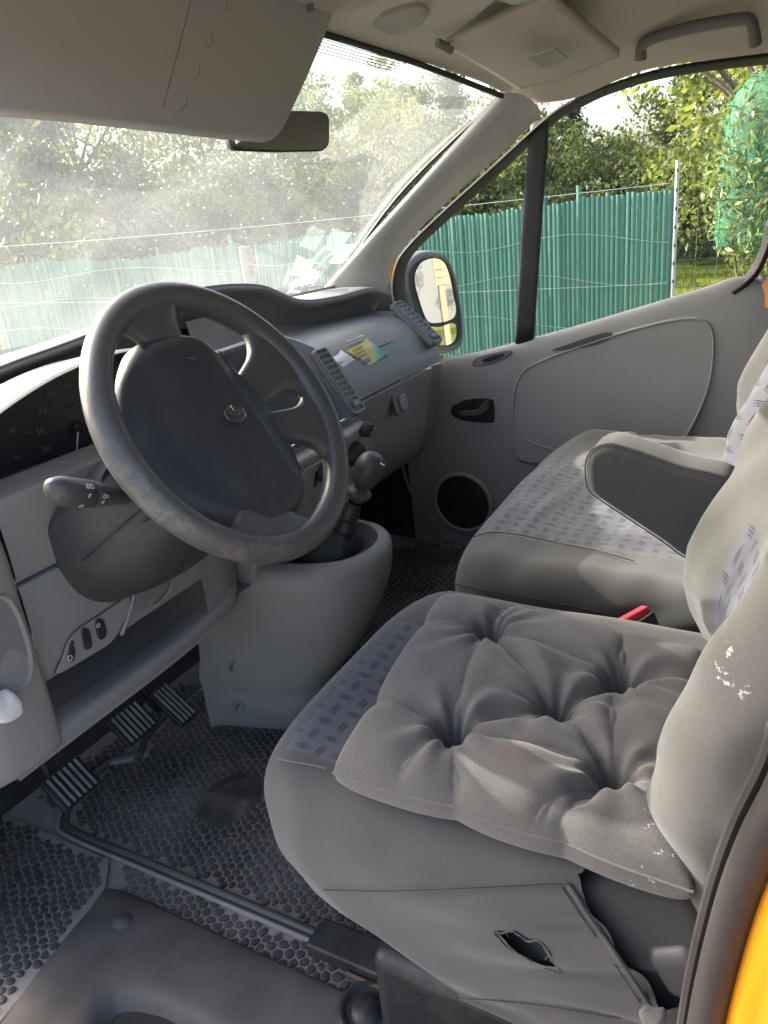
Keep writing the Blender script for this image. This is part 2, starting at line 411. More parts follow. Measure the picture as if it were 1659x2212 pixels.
# passenger-side windscreen pillar trim
pe = [(1082, 196, .695), (1000, 288, .70), (900, 398, .706), (800, 508, .712), (700, 620, .72), (672, 655, .722)]
pd = [(1172, 246, .785), (1075, 338, .785), (975, 428, .785), (895, 508, .787), (850, 570, .79), (832, 640, .79)]
E_ = [AX(*p) for p in pe]; D_ = [AX(*p) for p in pd]
mid = [a*.5+b*.5+Vector((-.030, -.012, .012)) for a, b in zip(E_, D_)]
q1 = [a*.78+b*.22+Vector((-.020, -.008, .006)) for a, b in zip(E_, D_)]
q3 = [a*.22+b*.78+Vector((-.022, -.010, .010)) for a, b in zip(E_, D_)]
surf('pillar_trim', [E_, q1, mid, q3, D_], M['pillar'], van, 18, 40)
mir = lambda P: [Vector((-p[0], p[1], p[2])) for p in P]
sh = Vector((0, .05, .02))
surf('pillar_trim', [mir(x) for x in ([p+Vector((.06, .05, 0)) for p in E_], [p+Vector((.07, .04, 0)) for p in q1], [p+Vector((.09, .03, 0)) for p in mid], [p+Vector((.08, .02, 0)) for p in q3], [p+Vector((.08, .02, 0)) for p in D_])], M['pillar'], van, 12, 30)
# yellow body strip between dash end and door seal, and the seal
P = [(846, 560), (850, 600), (856, 650), (868, 690)]
A_ = [AX(x-8, y, .80) for x, y in P]; B_ = [AX(x+18, y, .83) for x, y in P]
surf('body_strip', [A_, B_], M['yellow'], van, 4, 16)
# footwell, floor, firewall, bulkhead
def quad(name, pts, mat, parent, bevel=0): return mesh(name, pts, [tuple(range(len(pts)))], mat, parent, smooth=False)
surf('floor_pan', [[(-.79, -.98, -.012), (0, -.98, -.012), (.82, -.98, -.012)], [(-.79, .2, -.012), (0, .2, -.012), (.82, .2, -.012)],
                   [(-.79, .55, -.012), (0, .55, -.012), (.82, .55, -.012)], [(-.79, .72, .10), (0, .72, .10), (.82, .72, .10)], [(-.79, .80, .30), (0, .80, .30), (.82, .80, .30)], [(-.79, .82, .76), (0, .82, .76), (.82, .82, .76)]], M['black'], van, 40, 8)
quad('bulkhead', [(-.84, -.95, -.05), (.84, -.95, -.05), (.84, -.95, 1.36), (-.84, -.95, 1.36)], M['grey2'], van)
quad('side_panel', [(.83, -.95, -.05), (.83, -.66, -.05), (.83, -.60, .72), (.83, -.62, 1.3), (.83, -.95, 1.3)], M['yellow'], van)
quad('side_panel', [(-.83, -.95, -.4), (-.83, -.70, -.4), (-.83, -.70, 1.25), (-.83, -.95, 1.25)], M['yellow'], van)
quad('side_panel', [(-.80, .34, .0), (-.80, .82, .0), (-.80, .82, .76), (-.80, .56, .76), (-.80, .45, .6)], M['dark'], van)
quad('side_panel', [(.815, .12, -.2), (.815, .82, -.2), (.815, .82, .78), (.815, .42, .78), (.815, .30, .55)], M['black'], van)
tube('door_edge_seal', [AX(x, y, .785) for x, y in ((866, 985), (873, 1020), (888, 1065), (915, 1115), (945, 1160), (970, 1195))], .004, simple('orange_edge', (.30, .15, .06), .5), van, 8, 30)
mesh('scuttle', [(-.9, .60, .75), (-.42, .77, .74), (0, .83, .74), (.42, .77, .74), (.9, .60, .75), (.95, .95, .62), (0, 1.15, .60), (-.95, .95, .62)], [(0, 1, 7), (1, 2, 6, 7), (2, 3, 5, 6), (3, 4, 5)], M['black'], van, smooth=False)
# B-pillar at the driver's door: rubber seal and yellow jamb
sp = [(1690, 1600, -.80), (1655, 1690, -.80), (1600, 1800, -.80), (1555, 1920, -.80), (1520, 2050, -.80), (1492, 2180, -.80), (1470, 2320, -.80)]
SP = [AX(x, y, c) for x, y, c in sp]
tube('door_seal', [p+Vector((0, -.010, 0)) for p in SP], .011, M['seal'], van, 12, 40)
tube('door_seal', [p+Vector((.012, .003, 0)) for p in SP], .004, M['seal'], van, 8, 40)
jr = [[p+Vector((-.002, -.018, 0)) for p in SP], [p+Vector((-.022, -.028, 0)) for p in SP], [p+Vector((-.05, -.034, 0)) for p in SP], [p+Vector((-.06, -.06, 0)) for p in SP], [p+Vector((-.06, -.20, 0)) for p in SP]]
surf('door_jamb', jr, M['yellow'], van, 16, 30)
# grab handle over the passenger door
gh = [(1384, 128, .70), (1388, 98, .69), (1425, 78, .675), (1500, 58, .665), (1580, 44, .665), (1618, 42, .67), (1628, 66, .685), (1632, 96, .70)]
tube('grab_handle', [AX(*p) for p in gh], [.012, .011, .011, .012, .012, .011, .011, .012], M['grey2'], van, 10, 50)
# roof console in front of the lining
rc = [(735, 30), (790, 12), (900, -60), (1120, -140), (1150, -60), (1010, 60), (960, 92), (900, 96), (860, 84)]
rcp = [AZ(x, y, 1.268 if y > 40 else 1.275) for x, y in rc]
prism('roof_console', poly_round(rcp, .05, 5), (0, 0, .05), M['liner'], van, .012, 4)
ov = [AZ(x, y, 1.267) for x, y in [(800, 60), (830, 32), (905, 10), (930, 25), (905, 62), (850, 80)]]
prism('console_recess', poly_round(ov, .03, 5), (0, 0, .02), M['liner2'], van, .004, 2)  # flush plate; the shade of the recess is put into its darker cloth
lt = [AZ(x, y, 1.262) for x, y in [(1075, 2), (1105, 12), (1150, 4), (1180, -20), (1160, -60), (1090, -40)]]
prism('interior_lamp', poly_round(lt, .01, 3), (0, 0, .02), simple('lamp_lens', (.5, .55, .5), .3), van, .003)

# ------------------------------------------------------------------ sun visors
vis = empty('sun_visor', (-.33, .06, 1.25), 'large grey sun visor folded down in front of the driver', 'sun visor')
c4 = [AY(-40, 208, .02), AY(20, 236, .03), AY(120, 252, .04), AY(320, 273, .045), AY(560, 297, .05), AY(612, 288, .05), AY(650, 215, .062), AY(700, 100, .08), AY(728, 20, .095)]
top = [AY(740, -40, .105), AY(400, -80, .09), AY(0, -110, .08), AY(-120, -60, .07), AY(-130, 100, .04)]
out = c4+top
cen = sum(out, Vector())/len(out)
pn = (out[4]-out[1]).cross(out[8]-out[4]).normalized()
flat = [p - pn*(p-cen).dot(pn) for p in out]
sm = [Vector(p) for p in cr(flat, 90, closed=True)]
prism('visor_board', sm, pn*(.018 if pn.y > 0 else -.018), M['visor'], vis, .006, 3)
pn = pn if pn.y < 0 else -pn
onv = lambda px, py, h=0: (lambda d: CAM + d*(((cen+pn*h)-CAM).dot(pn)/d.dot(pn)))(ray(px, py))
tube('visor_seam', [onv(418, -20, .0005), onv(385, 110, .0005), onv(352, 235, .0002)], .0004, M['grey2'], vis, 6, 20)
for (x, y) in ((487, 15), (455, 90), (428, 157), (400, 225)):
    tube('pen_loop', [onv(x-9, y+16, .0), onv(x+2, y+8, .0010), onv(x+5, y-4, .0010), onv(x+2, y-16, .0)], .0009, M['visor'], vis, 6, 14)
tube('visor_clip', [onv(690, -10, .004), onv(672, 10, .004), onv(674, 24, .004)], .004, M['grey2'], vis, 8, 10)

pv = empty('sun_visor', (.47, -.1, 1.22), 'stowed sun visor lying flat against the roof above the passenger side', 'sun visor')
cA, cB, cC, cD = Vector((.335, .012, 1.232)), Vector((.615, -.035, 1.182)), Vector((.555, -.265, 1.205)), Vector((.33, -.185, 1.272))
cA, cB, cC, cD = [AZ(963, 103, 1.236), AZ(1118, 194, 1.178), AZ(1338, 122, 1.200), AZ(1185, -6, 1.270)]
o_ = [cA, cA*.5+cB*.5+Vector((0, .012, .004)), cB, cB*.55+cC*.45+Vector((.012, 0, 0)), cC, cC*.5+cD*.5, cD, cD*.5+cA*.5]
rowsv = [[cA, cA*.5+cB*.5+Vector((0, 0, .002)), cB], [cA*.5+cD*.5, (cA+cB+cC+cD)/4-Vector((0, 0, .010)), cB*.5+cC*.5-Vector((0, 0, .006))], [cD, cC*.5+cD*.5, cC]]
surf('visor_board', rowsv, M['liner'], pv, 20, 20, solid=.016, solid_off=1)
fr = Fr(AZ(1185, 122, 1.199), cB-cA, cD-cA)
if fr.n.z > 0: fr.n = -fr.n
fprism('warning_label', fr, rect(.06, .05), .002, .004, simple('pale_label', (.40, .40, .31), .5), pv, bevel=0)
tube('visor_hinge', [AZ(945, 92, 1.243), AZ(975, 108, 1.232)], .008, M['grey2'], pv, 8)

# ------------------------------------------------------------------ interior mirror
rm = empty('rear_view_mirror', (-.08, .09, 1.12), 'black framed rear view mirror half hidden behind the driver visor', 'mirror')
mo = [AY(494, 301, .075), AY(500, 246, .075), AY(640, 238, .10), AY(700, 240, .11), AY(714, 250, .112), AY(714, 312, .110), AY(702, 326, .108), AY(600, 328, .095), AY(505, 324, .077)]
mc = sum(mo, Vector())/len(mo); mn = Vector((-.45, -.88, -.03)).normalized()
mn = mn if mn.dot(CAM-mc) > 0 else -mn
mo = [(lambda d: CAM+d*((mc-CAM).dot(mn)/d.dot(mn)))(p-CAM) for p in mo]
mo = poly_round(mo, .008, 3)
prism('mirror_housing', mo, -mn*.022, M['black'], rm, .006, 3)
mg = [mc+(Vector(p)-mc)*.93+mn*.0015 for p in mo]
mesh('mirror_glass', mg, [tuple(range(len(mg)))], M['mirror'], rm, smooth=False)
tube('mirror_stem', [mc-mn*.02, mc-mn*.03+Vector((0, .03, .05)), (-.02, .17, 1.24)], .008, M['black'], rm, 8, 12)

# ================================================================== PASSENGER DOOR
door = empty('passenger_door', (.82, -.1, 0), 'grey trimmed passenger door with large window and black frame', 'door')
DX = .80
belt = [(865, 815), (930, 793), (960, 783), (1030, 770), (1117, 748), (1250, 712), (1400, 668), (1520, 632), (1580, 612), (1630, 612), (1690, 640)]
B0 = [AX(x, y, DX) for x, y in belt]
drop = lambda f, dx: [Vector((DX+dx, p.y, p.z*(1-f)+(-.05)*f)) for p in B0]
ztop = [Vector((DX+.035, p.y, p.z+.002)) for p in B0]
rows = [ztop, [p+Vector((.018, 0, .010)) for p in B0], [p+Vector((.0, 0, .0)) for p in B0], drop(.06, -.010), drop(.2, -.012), drop(.4, -.006), drop(.6, 0), drop(.8, .004), drop(1, .01)]
surf('door_panel', rows, M['door'], door, 60, 60)
# raised inner panel
ip = [(1112, 985), (1106, 880), (1120, 812), (1165, 778), (1300, 728), (1430, 692), (1505, 683), (1538, 702), (1546, 752), (1536, 830), (1508, 905), (1466, 975), (1400, 1010), (1250, 1010), (1160, 1005)]
pts = [Vector(p) for p in cr([AX(x, y, DX-.014) for x, y in ip], 80, closed=True)]
prism('raised_panel', pts, (.03, 0, 0), M['door'], door, .008, 4)
ip2 = [(1118, 930), (1108, 880), (1122, 815), (1165, 782), (1300, 733), (1430, 697), (1503, 689), (1533, 705), (1541, 752), (1531, 830), (1503, 903), (1462, 972), (1420, 1020), (1250, 985), (1150, 957)]
rib = cr([AX(x, y, DX-.0145) for x, y in ip2], 100, closed=True)
tube('panel_rib', [tuple(p) for p in rib], .0026, M['door'], door, 8, closed=True)
# pull slot under the belt line
ps = [(1190, 757), (1230, 742), (1290, 722), (1318, 718), (1322, 726), (1300, 740), (1250, 752)]
prism('pull_slot', [Vector(p) for p in cr([AX(x, y, DX-.0165) for x, y in ps], 40, closed=True)], (.004, 0, 0), M['dark'], door, .0012)
# window switch
wsw = [(1018, 787), (1030, 772), (1075, 760), (1102, 757), (1096, 770), (1060, 786), (1030, 791)]
prism('window_switch_plate', [Vector(p) for p in cr([AX(x, y, DX-.012) for x, y in wsw], 30, closed=True)], (.006, 0, 0), M['grey2'], door, .002)
w2 = [(1040, 779), (1060, 769), (1088, 763), (1080, 772), (1055, 781)]
prism('window_switch', [Vector(p) for p in cr([AX(x, y, DX-.016) for x, y in w2], 24, closed=True)], (.008, 0, 0), M['black'], door, .002)
# inner handle
hb = [(972, 888), (985, 866), (1015, 857), (1060, 855), (1068, 865), (1068, 905), (1058, 914), (1010, 911), (982, 902)]
hp = [Vector(p) for p in cr([AX(x, y, DX-.012) for x, y in hb], 40, closed=True)]
prism('handle_bezel', hp, (.02, 0, 0), M['black'], door, .003)
hc = sum(hp, Vector())/len(hp)
hrec = [hc+(p-hc)*.82+Vector((-.001, 0, 0)) for p in hp]
mesh('handle_recess', [Vector((DX-.0132, p.y, p.z)) for p in hrec], [tuple(range(len(hrec)))], M['clus'], door, smooth=False)
lv = [(990, 893), (1000, 899), (1040, 896), (1056, 880), (1052, 866), (1044, 868), (1030, 886), (1000, 888)]
prism('handle_lever', [Vector(p) for p in cr([AX(x, y, DX-.020) for x, y in lv], 36, closed=True)], (.007, 0, 0), M['dark'], door, .0025)
# speaker
sc = AX(1000, 1085, DX-.004); fr = Fr(sc, (0, -1, 0), (0, 0, 1))
lathe('speaker_ring', fr, [(.098, .002), (.094, .010), (.088, .012), (.084, .006), (.084, -.01)], M['door'], door, 48)
lathe('speaker_grille', fr, [(.086, .001), (.06, .004), (.03, .005), (.0005, .005)], M['black'], door, 40)
# window frame band, glass and divider bar
fo = [(1700, 108), (1450, 143), (1310, 183), (1235, 216), (1175, 256), (1060, 360), (950, 460), (880, 530), (852, 575), (846, 640), (880, 730), (930, 800)]
fi = [(1700, 132), (1450, 164), (1320, 200), (1250, 232), (1190, 268), (1075, 375), (965, 474), (900, 535), (872, 580), (872, 640), (905, 715), (958, 792)]
FO = [AX(x, y, .797) for x, y in fo]; FI = [AX(x, y, .825) for x, y in fi]
MID = [a*.5+b*.5+Vector((-.014, 0, 0)) for a, b in zip(FO, FI)]
surf('window_frame', [FO, MID, FI, [p+Vector((.02, 0, 0)) for p in FI]], M['seal'], door, 14, 60)
# rear lower corner of the window frame
fo2 = [(1595, 640), (1622, 612), (1645, 585), (1672, 520), (1690, 440)]; fi2 = [(1560, 625), (1598, 605), (1625, 575), (1648, 520), (1668, 440)]
surf('window_frame', [[AX(x, y, .797) for x, y in fo2], [AX((x+a)/2, (y+b)/2, .79) for (x, y), (a, b) in zip(fo2, fi2)], [AX(x, y, .825) for x, y in fi2]], M['seal'], door, 8, 24)
yl = [(1625, 645), (1648, 612), (1668, 580), (1695, 500)]; yl2 = [(1680, 680), (1705, 640), (1730, 600), (1760, 520)]
surf('body_pillar', [[AX(x, y, .80) for x, y in yl], [AX(x, y, .78) for x, y in yl2]], M['yellow'], van, 6, 12)
# belt seal
tube('belt_seal', [AX(x, y-3, .822) for x, y in belt[2:10]], .006, M['seal'], door, 8, 50)
# glass
def pane(name, pts, x):
    P = [AX(a, b, x) for a, b in pts]
    return mesh(name, P, [tuple(range(len(P)))], M['window'], door, smooth=False)
pane('quarter_glass', [(1152, 280), (860, 560), (860, 640), (945, 800), (1125, 752)], .828)
pane('window_glass', [(1178, 255), (1240, 220), (1330, 190), (1450, 160), (1720, 125), (1700, 500), (1620, 590), (1560, 620), (1128, 752)], .829)
dv = [[(1148, 268, .812), (1131, 460, .812), (1114, 747, .812)], [(1151, 264, .806), (1134, 460, .806), (1117, 746, .806)], [(1168, 258, .805), (1151, 460, .805), (1133, 743, .805)], [(1184, 252, .806), (1168, 460, .806), (1149, 739, .806)], [(1187, 250, .812), (1171, 460, .812), (1152, 739, .812)]]
surf('divider_bar', [[AX(*p) for p in r] for r in dv], M['seal'], door, 16, 16, solid=.004, solid_off=0)
# glass stamp
fr = Fr(AX(1083, 732, .8265), (0, 1, 0), (0, 0, 1))
for k in range(4):
    for q in range(4): fprism('glass_stamp', Fr(AX(1070+q*6+(k % 2)*2, 724+k*5, .8262), (0, -1, 0), (0, 0, 1)), rect(.0045+.002*((k+q) % 2), .0016), 0, .0003, M['ink'], door, 0)
lathe('glass_stamp', Fr(AX(1102, 729, .8262), (0, -1, 0), (0, 0, 1)), [(.006, 0), (.004, 0)], M['ink'], door, 3)
# door mirror outside: face turned back along the van
mn_ = Vector((-.42, -.905, .04)).normalized(); mcen = AX(940, 650, 1.02)
def onm(px, py, h=0):
    d = ray(px, py); return CAM + d*((mcen+mn_*h-CAM).dot(mn_)/d.dot(mn_))
mh = [(876, 600), (882, 575), (905, 552), (935, 547), (962, 556), (980, 590), (990, 640), (998, 690), (998, 735), (985, 752), (955, 757), (925, 745), (900, 700), (884, 650)]
MH = [Vector(p) for p in cr([onm(x, y) for x, y in mh], 60, closed=True)]
cM = sum(MH, Vector())/len(MH)
rws = [[cM+(p-cM)*k-mn_*h for p in MH] for k, h in ((.90, .006), (.93, -.002), (1.0, -.003), (1.05, .010), (1.05, .04), (.86, .075), (.55, .10), (.05, .108))]
mhs = grid_mesh('mirror_housing', lofted(rws, 30, 60, cv=True), plastic('mirror_plastic', (.13, .13, .13), .45), door, cv=True)
mesh('mirror_backing', [cM+(p-cM)*.91-mn_*.004 for p in MH], [tuple(range(60))], M['black'], mhs, smooth=False)
g1 = [(896, 610), (899, 585), (912, 566), (935, 558), (957, 565), (970, 592), (980, 640), (985, 672), (975, 690), (940, 698), (922, 690), (908, 655)]
g2 = [(926, 708), (950, 706), (978, 698), (986, 712), (980, 738), (955, 747), (934, 737)]
for g in (g1, g2):
    P = [Vector(p) for p in cr([onm(x, y, .0005) for x, y in g], 40, closed=True)]
    mesh('mirror_glass', P, [tuple(range(len(P)))], M['mirror'], mhs, smooth=False)
tube('mirror_arm', [AX(908, 700, .98), AX(915, 735, .92), AX(905, 725, .86)], .026, M['dark'], door, 12, 12)

# ================================================================== DASHBOARD
dash = empty('dashboard', (0, .4, .3), 'grey plastic dashboard with centre console, air vents and glovebox', 'dashboard')
LIP = [(-.74, .36, .765), (-.60, .38, .800), (-.435, .42, .814), (-.23, .47, .822), (0, .505, .842), (.15, .52, .855), (.32, .50, .838), (.43, .47, .790), (.54, .435, .781), (.655, .40, .785), (.735, .388, .764)]
xs = [p[0] for p in LIP]
WB = [(x, np.interp(x, [-.74, -.42, 0, .42, .74], [.57, .725, .78, .725, .575]), .768) for x in xs]
L = [Vector(p) for p in LIP]
rows = [WB, [Vector(a)*.5+b*.5+Vector((0, 0, .012)) for a, b in zip(WB, L)], [p+Vector((0, .012, .002)) for p in L], [p+Vector((0, -.002, -.003)) for p in L], [p+Vector((0, -.004, -.010)) for p in L], [p+Vector((0, .006, -.018)) for p in L], [p+Vector((0, .04, -.035)) for p in L], [p+Vector((0, .07, -.075)) for p in L]]
surf('dash_top', rows, M['grey2'], dash, 40, 90)
def prof_surf(name, xs, profs, mat, nu=50, nv=40, par=dash): return surf(name, [[(x, y, z) for y, z in pr] for x, pr in zip(xs, profs)], mat, par, nv, nu)
up = [(.56, .79), (.545, .74), (.50, .716), (.42, .714), (.345, .706), (.292, .668), (.262, .612), (.2545, .5785)]
dy = lambda pr, d, e=0: [(y+d, z+e) for y, z in pr]
prof_surf('dash_upper_panel', [.12, .3, .5, .64, .70, .73, .745, .75], [dy(up, .0), up, up, dy(up, -.006), dy(up, -.012), dy(up, -.008), dy(up, .025, -.004), dy(up, .10, -.01)], M['grey'])
lo = [(.262, .5725), (.254, .571), (.252, .568), (.262, .535), (.272, .50), (.278, .45), (.290, .395), (.33, .32), (.42, .26), (.60, .22)]
gl_lid = prof_surf('glovebox_lid', [.16, .3, .5, .64, .675], [lo, lo, lo, dy(lo, -.004), dy(lo, -.006)], M['grey'])
lo2 = [(.262, .576), (.2515, .574), (.249, .570), (.253, .535), (.262, .50), (.273, .45), (.288, .395), (.33, .32), (.42, .26), (.60, .22)]
prof_surf('dash_end_panel', [.679, .70, .725, .742, .752], [dy(lo2, .004), dy(lo2, -.006), dy(lo2, -.006), dy(lo2, .03), dy(lo2, .12)], M['grey2'], 50, 20)
# groove of the airbag cover
tube('airbag_seam', [(x, .2895-.0, .6645) for x in (.22, .3, .4, .5, .6)], .0016, M['black'], dash, 6, 20)
tube('airbag_seam', [(.60, .2895, .6645), (.645, .30, .675), (.665, .33, .70), (.66, .40, .715)], .0012, M['dark'], dash, 6, 20)
# glovebox latch
lf = Fr(AX(855, 866, .50)+Vector((-.01, -.016, 0)), (1, 0, 0), (0, .2, 1))
fprism('latch_recess', lf, rect(.062, .060), -.004, .0035, M['grey2'], gl_lid, .003, .012)
fprism('latch_paddle', lf, rect(.036, .040, .006, -.004), .003, .010, M['grey'], gl_lid, .004, .010, 3)

def vent(name, fr, w, h, nsl, frame_mat, slat_mat, dial=True, par=dash, bow=0):
    """framed vent; fr.v runs along the long side; slats are separate"""
    o = fprism(name, fr, rect(w, h), -.012, .004, frame_mat, par, .006, .012, 3)
    fprism('vent_mouth', fr, rect(w*.72, h*.91), .0038, .0046, M['clus'], o, 0, .007)
    ro = poly_round([fr(a_, b_, .005) for a_, b_ in rect(w*.80, h*.95)], .008, 4)
    tube('vent_rim', ro, .0034, frame_mat, o, 8, closed=True)
    y0 = -h*.40+(h*.14 if dial else 0); y1 = h*.40
    for k in range(nsl):
        yy = y0+(y1-y0)*k/(nsl-1)
        f2 = Fr(fr(0, yy, .0062), fr.u, fr.v*.75+fr.n*.66)
        fprism('slat', f2, rect(w*.68, h/nsl*.34), -.0009, .0009, slat_mat, o, .0005)
    if dial:
        f3 = Fr(fr(0, -h*.36, .006), fr.u, fr.v)
        rbox('dial', f3, (w*.40, h*.085, .012), .002, M['grey2'], o)
    return o
# side vent near the passenger door
va, vb = AX(850, 672, .715), AX(935, 752, .715)
f = Fr((va+vb)/2+Vector((-.020, -.022, .020)), (1, 0, 0), va-vb)
vent('air_vent', f, .062, (va-vb).length*1.08, 8, M['grey2'], M['grey'])
# ---- centre pod: inclined face from (y=.30,z=.785) to (y=.165,z=.57)
pf = Fr((-.02, .2325, .6775), (1, 0, 0), (0, .135, .215))      # u = +x, v up the face
hh = math.hypot(.135, .215)/2
pod = [(-.20, -.118), (.11, -.122), (.175, -.118), (.203, -.102), (.212, -.064), (.216, -.008), (.196, .052), (.150, .086), (.11, .108), (.07, .116), (-.20, .112)]
bodyp = fprism('centre_pod', pf, poly_round(pod, .014), -.16, .0, M['grey2'], dash, .010, 4)
rec = [(-.18, -.098), (.043, -.099), (.137, -.102), (.136, -.054), (.120, .020), (.100, .068), (.080, .090), (.04, .098), (-.18, .096)]
rcx, rcy = .0, .0
rimo = [(a_*1.06+(.004 if a_ > 0 else 0), b_*1.10) for a_, b_ in rec]
fprism('screen_surround', pf, poly_round(rimo, .016), .0, .006, M['dark'], bodyp, .004, 0, 3)
fprism('screen_recess', pf, poly_round(rec, .012), .0058, .0068, M['black'], bodyp, 0)
tube('recess_edge', [pf(-.18, -.0995, .0075), pf(.12, -.1030, .0075)], .0015, M['chrome'], bodyp, 6)
vf = Fr(pf(.181, -.029, .003), pf.u, pf.v)
vent('air_vent', vf, .052, .158, 9, M['grey2'], M['grey'])
# hazard-light button strip on the pod
# ---- heater control panel under the pod
hp_ = Fr((-.02, .172, .485), (1, 0, 0), (0, -.05, .17))
hpan = fprism('control_panel', hp_, poly_round([(-.19, -.16), (.13, -.16), (.18, -.06), (.195, .09), (-.19, .09)], .03), -.05, .0, M['grey'], dash, .006, 0, 3)
def knob(px, py, r, xpl, ring=True):
    c = AX(px, py, xpl); f = Fr(c, hp_.u, hp_.v); c2 = f.o - hp_.n*((f.o-hp_.o).dot(hp_.n)); f = Fr(c2, hp_.u, hp_.v)
    k = lathe('control_knob', f, [(r*1.05, 0), (r*1.05, .004), (r*.92, .014), (r*.86, .018), (r*.5, .019), (.0004, .019)], M['black'], hpan, 28)
    rbox('knob_grip', Fr(f(0, 0, .021), f.u+f.v*.4, f.v), (r*1.5, r*.35, .010), .002, M['dark'], k)
    if ring:
        for q in range(13):
            a = rad(-40+q*21.6); text('knob_mark', '|' if q % 2 else '.', Fr(f(r*1.28*math.cos(a), r*1.28*math.sin(a), .0004), f.u*math.sin(a)-f.v*math.cos(a), f.u*math.cos(a)+f.v*math.sin(a)), .010, M['faint'], k, .0003)
knob(757, 977, .026, .10); knob(775, 922, .016, .13, False); knob(690, 1010, .024, -.02)
sw = fprism('switch_plate', Fr(AX(662, 1038, -.055)-Vector((0, .012, 0)), hp_.u, hp_.v), rect(.085, .075), -.01, .004, M['grey'], hpan, .003, .02)
for i, px in enumerate((646, 660)):
    fprism('rocker_switch', Fr(AX(px, 1045-i*14, -.060+i*.012)-Vector((0, .018, 0)), hp_.u, hp_.v), rect(.012, .034), -.004, .006, M['black'], hpan, .002, .003)

# ---- lower console with gear pod: U-shaped sections from top rim to floor
def usec(z, nose, halfw, back, cx, lx=.0):
    """nose y, half width, y of the back"""
    return [(cx-halfw-lx, back, z), (cx-halfw-lx*.5, nose+.16, z), (cx-halfw*.80, nose+.050, z), (cx-halfw*.35, nose+.008, z), (cx+halfw*.25, nose+.004, z), (cx+halfw*.75, nose+.038, z), (cx+halfw, nose+.11, z), (cx+halfw*1.05, back, z)]
secs = [usec(.398, .046, .105, .36, -.055, .03), usec(.392, .031, .124, .36, -.055, .03), usec(.370, .024, .132, .36, -.056, .03), usec(.30, .036, .128, .37, -.064, .02), usec(.20, .085, .112, .37, -.085, .02), usec(.145, .125, .102, .38, -.100, .02), usec(.115, .145, .094, .38, -.106, .02), usec(.07, .160, .088, .38, -.112, .02), usec(.022, .19, .072, .38, -.118, .03), usec(.012, .22, .055, .38, -.118, .04)]
cons = surf('lower_console', secs, M['grey'], dash, 50, 60)
dishr = [secs[0], usec(.385, .070, .082, .34, -.055, .02), usec(.362, .095, .062, .30, -.055, .01), [(-.055, .19, .355)]*8]
surf('gear_dish', dishr, M['dark'], cons, 20, 60)
CB = lofted(secs, 60, 80).reshape(-1, 3)
for px, py in ((470, 1342), (505, 1440), (516, 1528)):
    c = on_side(px, py, .001, CB)
    lathe('screw_hole', Fr(c, (.75, -.65, 0), (0, 0, 1)), [(.0125, -.004), (.0115, .0025), (.0085, .003), (.007, -.001), (.0003, -.002)], M['grey2'], cons, 16)
tube('console_seam', [on_side(x, y, .0006, CB) for x, y in ((530, 1235), (512, 1275), (492, 1318), (470, 1330))], .0013, M['dark'], cons, 6, 20)
# ---- lower dash between the console and the knee panel
rows = []
for x, a in ((-.335, 0), (-.27, .01), (-.22, .03), (-.17, .05)):
    rows.append([(x, .215+a, .66), (x, .21+a, .55), (x, .205+a, .46), (x, .205+a, .385), (x, .23+a, .35), (x, .32+a, .33)])
surf('lower_dash_bridge', rows, M['grey'], dash, 16, 24)
# ================================================================== driver's instrument binnacle
ZB = .20
rim = [(-.665, .715), (-.655, .755), (-.625, .783), (-.56, .806), (-.48, .822), (-.39, .826), (-.31, .815), (-.25, .79), (-.225, .75), (-.24, .705), (-.30, .688), (-.38, .686), (-.44, .688), (-.50, .6885), (-.56, .6935), (-.61, .696), (-.645, .700)]
def ringrow(s, y, dz=0, cx=-.44, cz=.745): return [(cx+(x-cx)*s, y, cz+(z-cz)*s+dz) for x, z in rim]
rr_ = [ringrow(.98, .40, -.03), ringrow(1.02, .30, -.008), ringrow(1.03, .225, .0), ringrow(1.02, .205), ringrow(1.0, .206), ringrow(.965, .225), ringrow(.93, .29), ringrow(.90, .315)]
bin_ = surf('instrument_hood', rr_, M['dark'], dash, 36, 80, cv=True)
fc = [Vector(p) for p in cr(ringrow(.93, .300), 60, closed=True)]
face = mesh('instrument_face', fc, [tuple(range(60))], M['clus'], bin_, smooth=False)
df = Fr((-.425, .2975, .725), (1, 0, 0), (0, 0, 1))
for k, v in enumerate(range(10, 211, 20)):
    a = rad(222-k*26.2); text('dial_number', str(v), Fr(df(.062*math.cos(a), .062*math.sin(a), 0), df.u, df.v), .0145, M['faint'], bin_, .001)
for k in range(61):
    a = rad(222-k*26.2*10/60); fprism('dial_tick', Fr(df(.078*math.cos(a), .078*math.sin(a), 0), (math.cos(a), 0, math.sin(a)), (-math.sin(a), 0, math.cos(a))), rect(.006 if k % 6 else .010, .0008), .0004, .0008, M['faint'], bin_, 0) if k % 3 == 0 else None
text('dial_unit', 'km/h', Fr(df(0, .030, 0), df.u, df.v), .010, M['faint'], bin_, .001)
tube('dial_needle', [df(.0, .0, .004), df(-.020, -.050, .004)], [.0015, .0007], M['white'], bin_, 6, 6)
lathe('needle_hub', Fr(df(0, 0, 0), df.u, df.v), [(.008, 0), (.008, .005), (.0004, .006)], M['black'], bin_, 16)
for k, (cx, r_, labs) in enumerate(((-.30, .035, ('0', '1/2', '1')), (-.57, .045, ('0', '10', '20', '30', '40', '50')))):
    for q, s_ in enumerate(labs):
        a = rad(210-240*q/(len(labs)-1)); text('dial_number', s_, Fr((cx+r_*math.cos(a), .2975, .735+r_*math.sin(a)), (1, 0, 0), (0, 0, 1)), .009, M['faint'], bin_, .001)
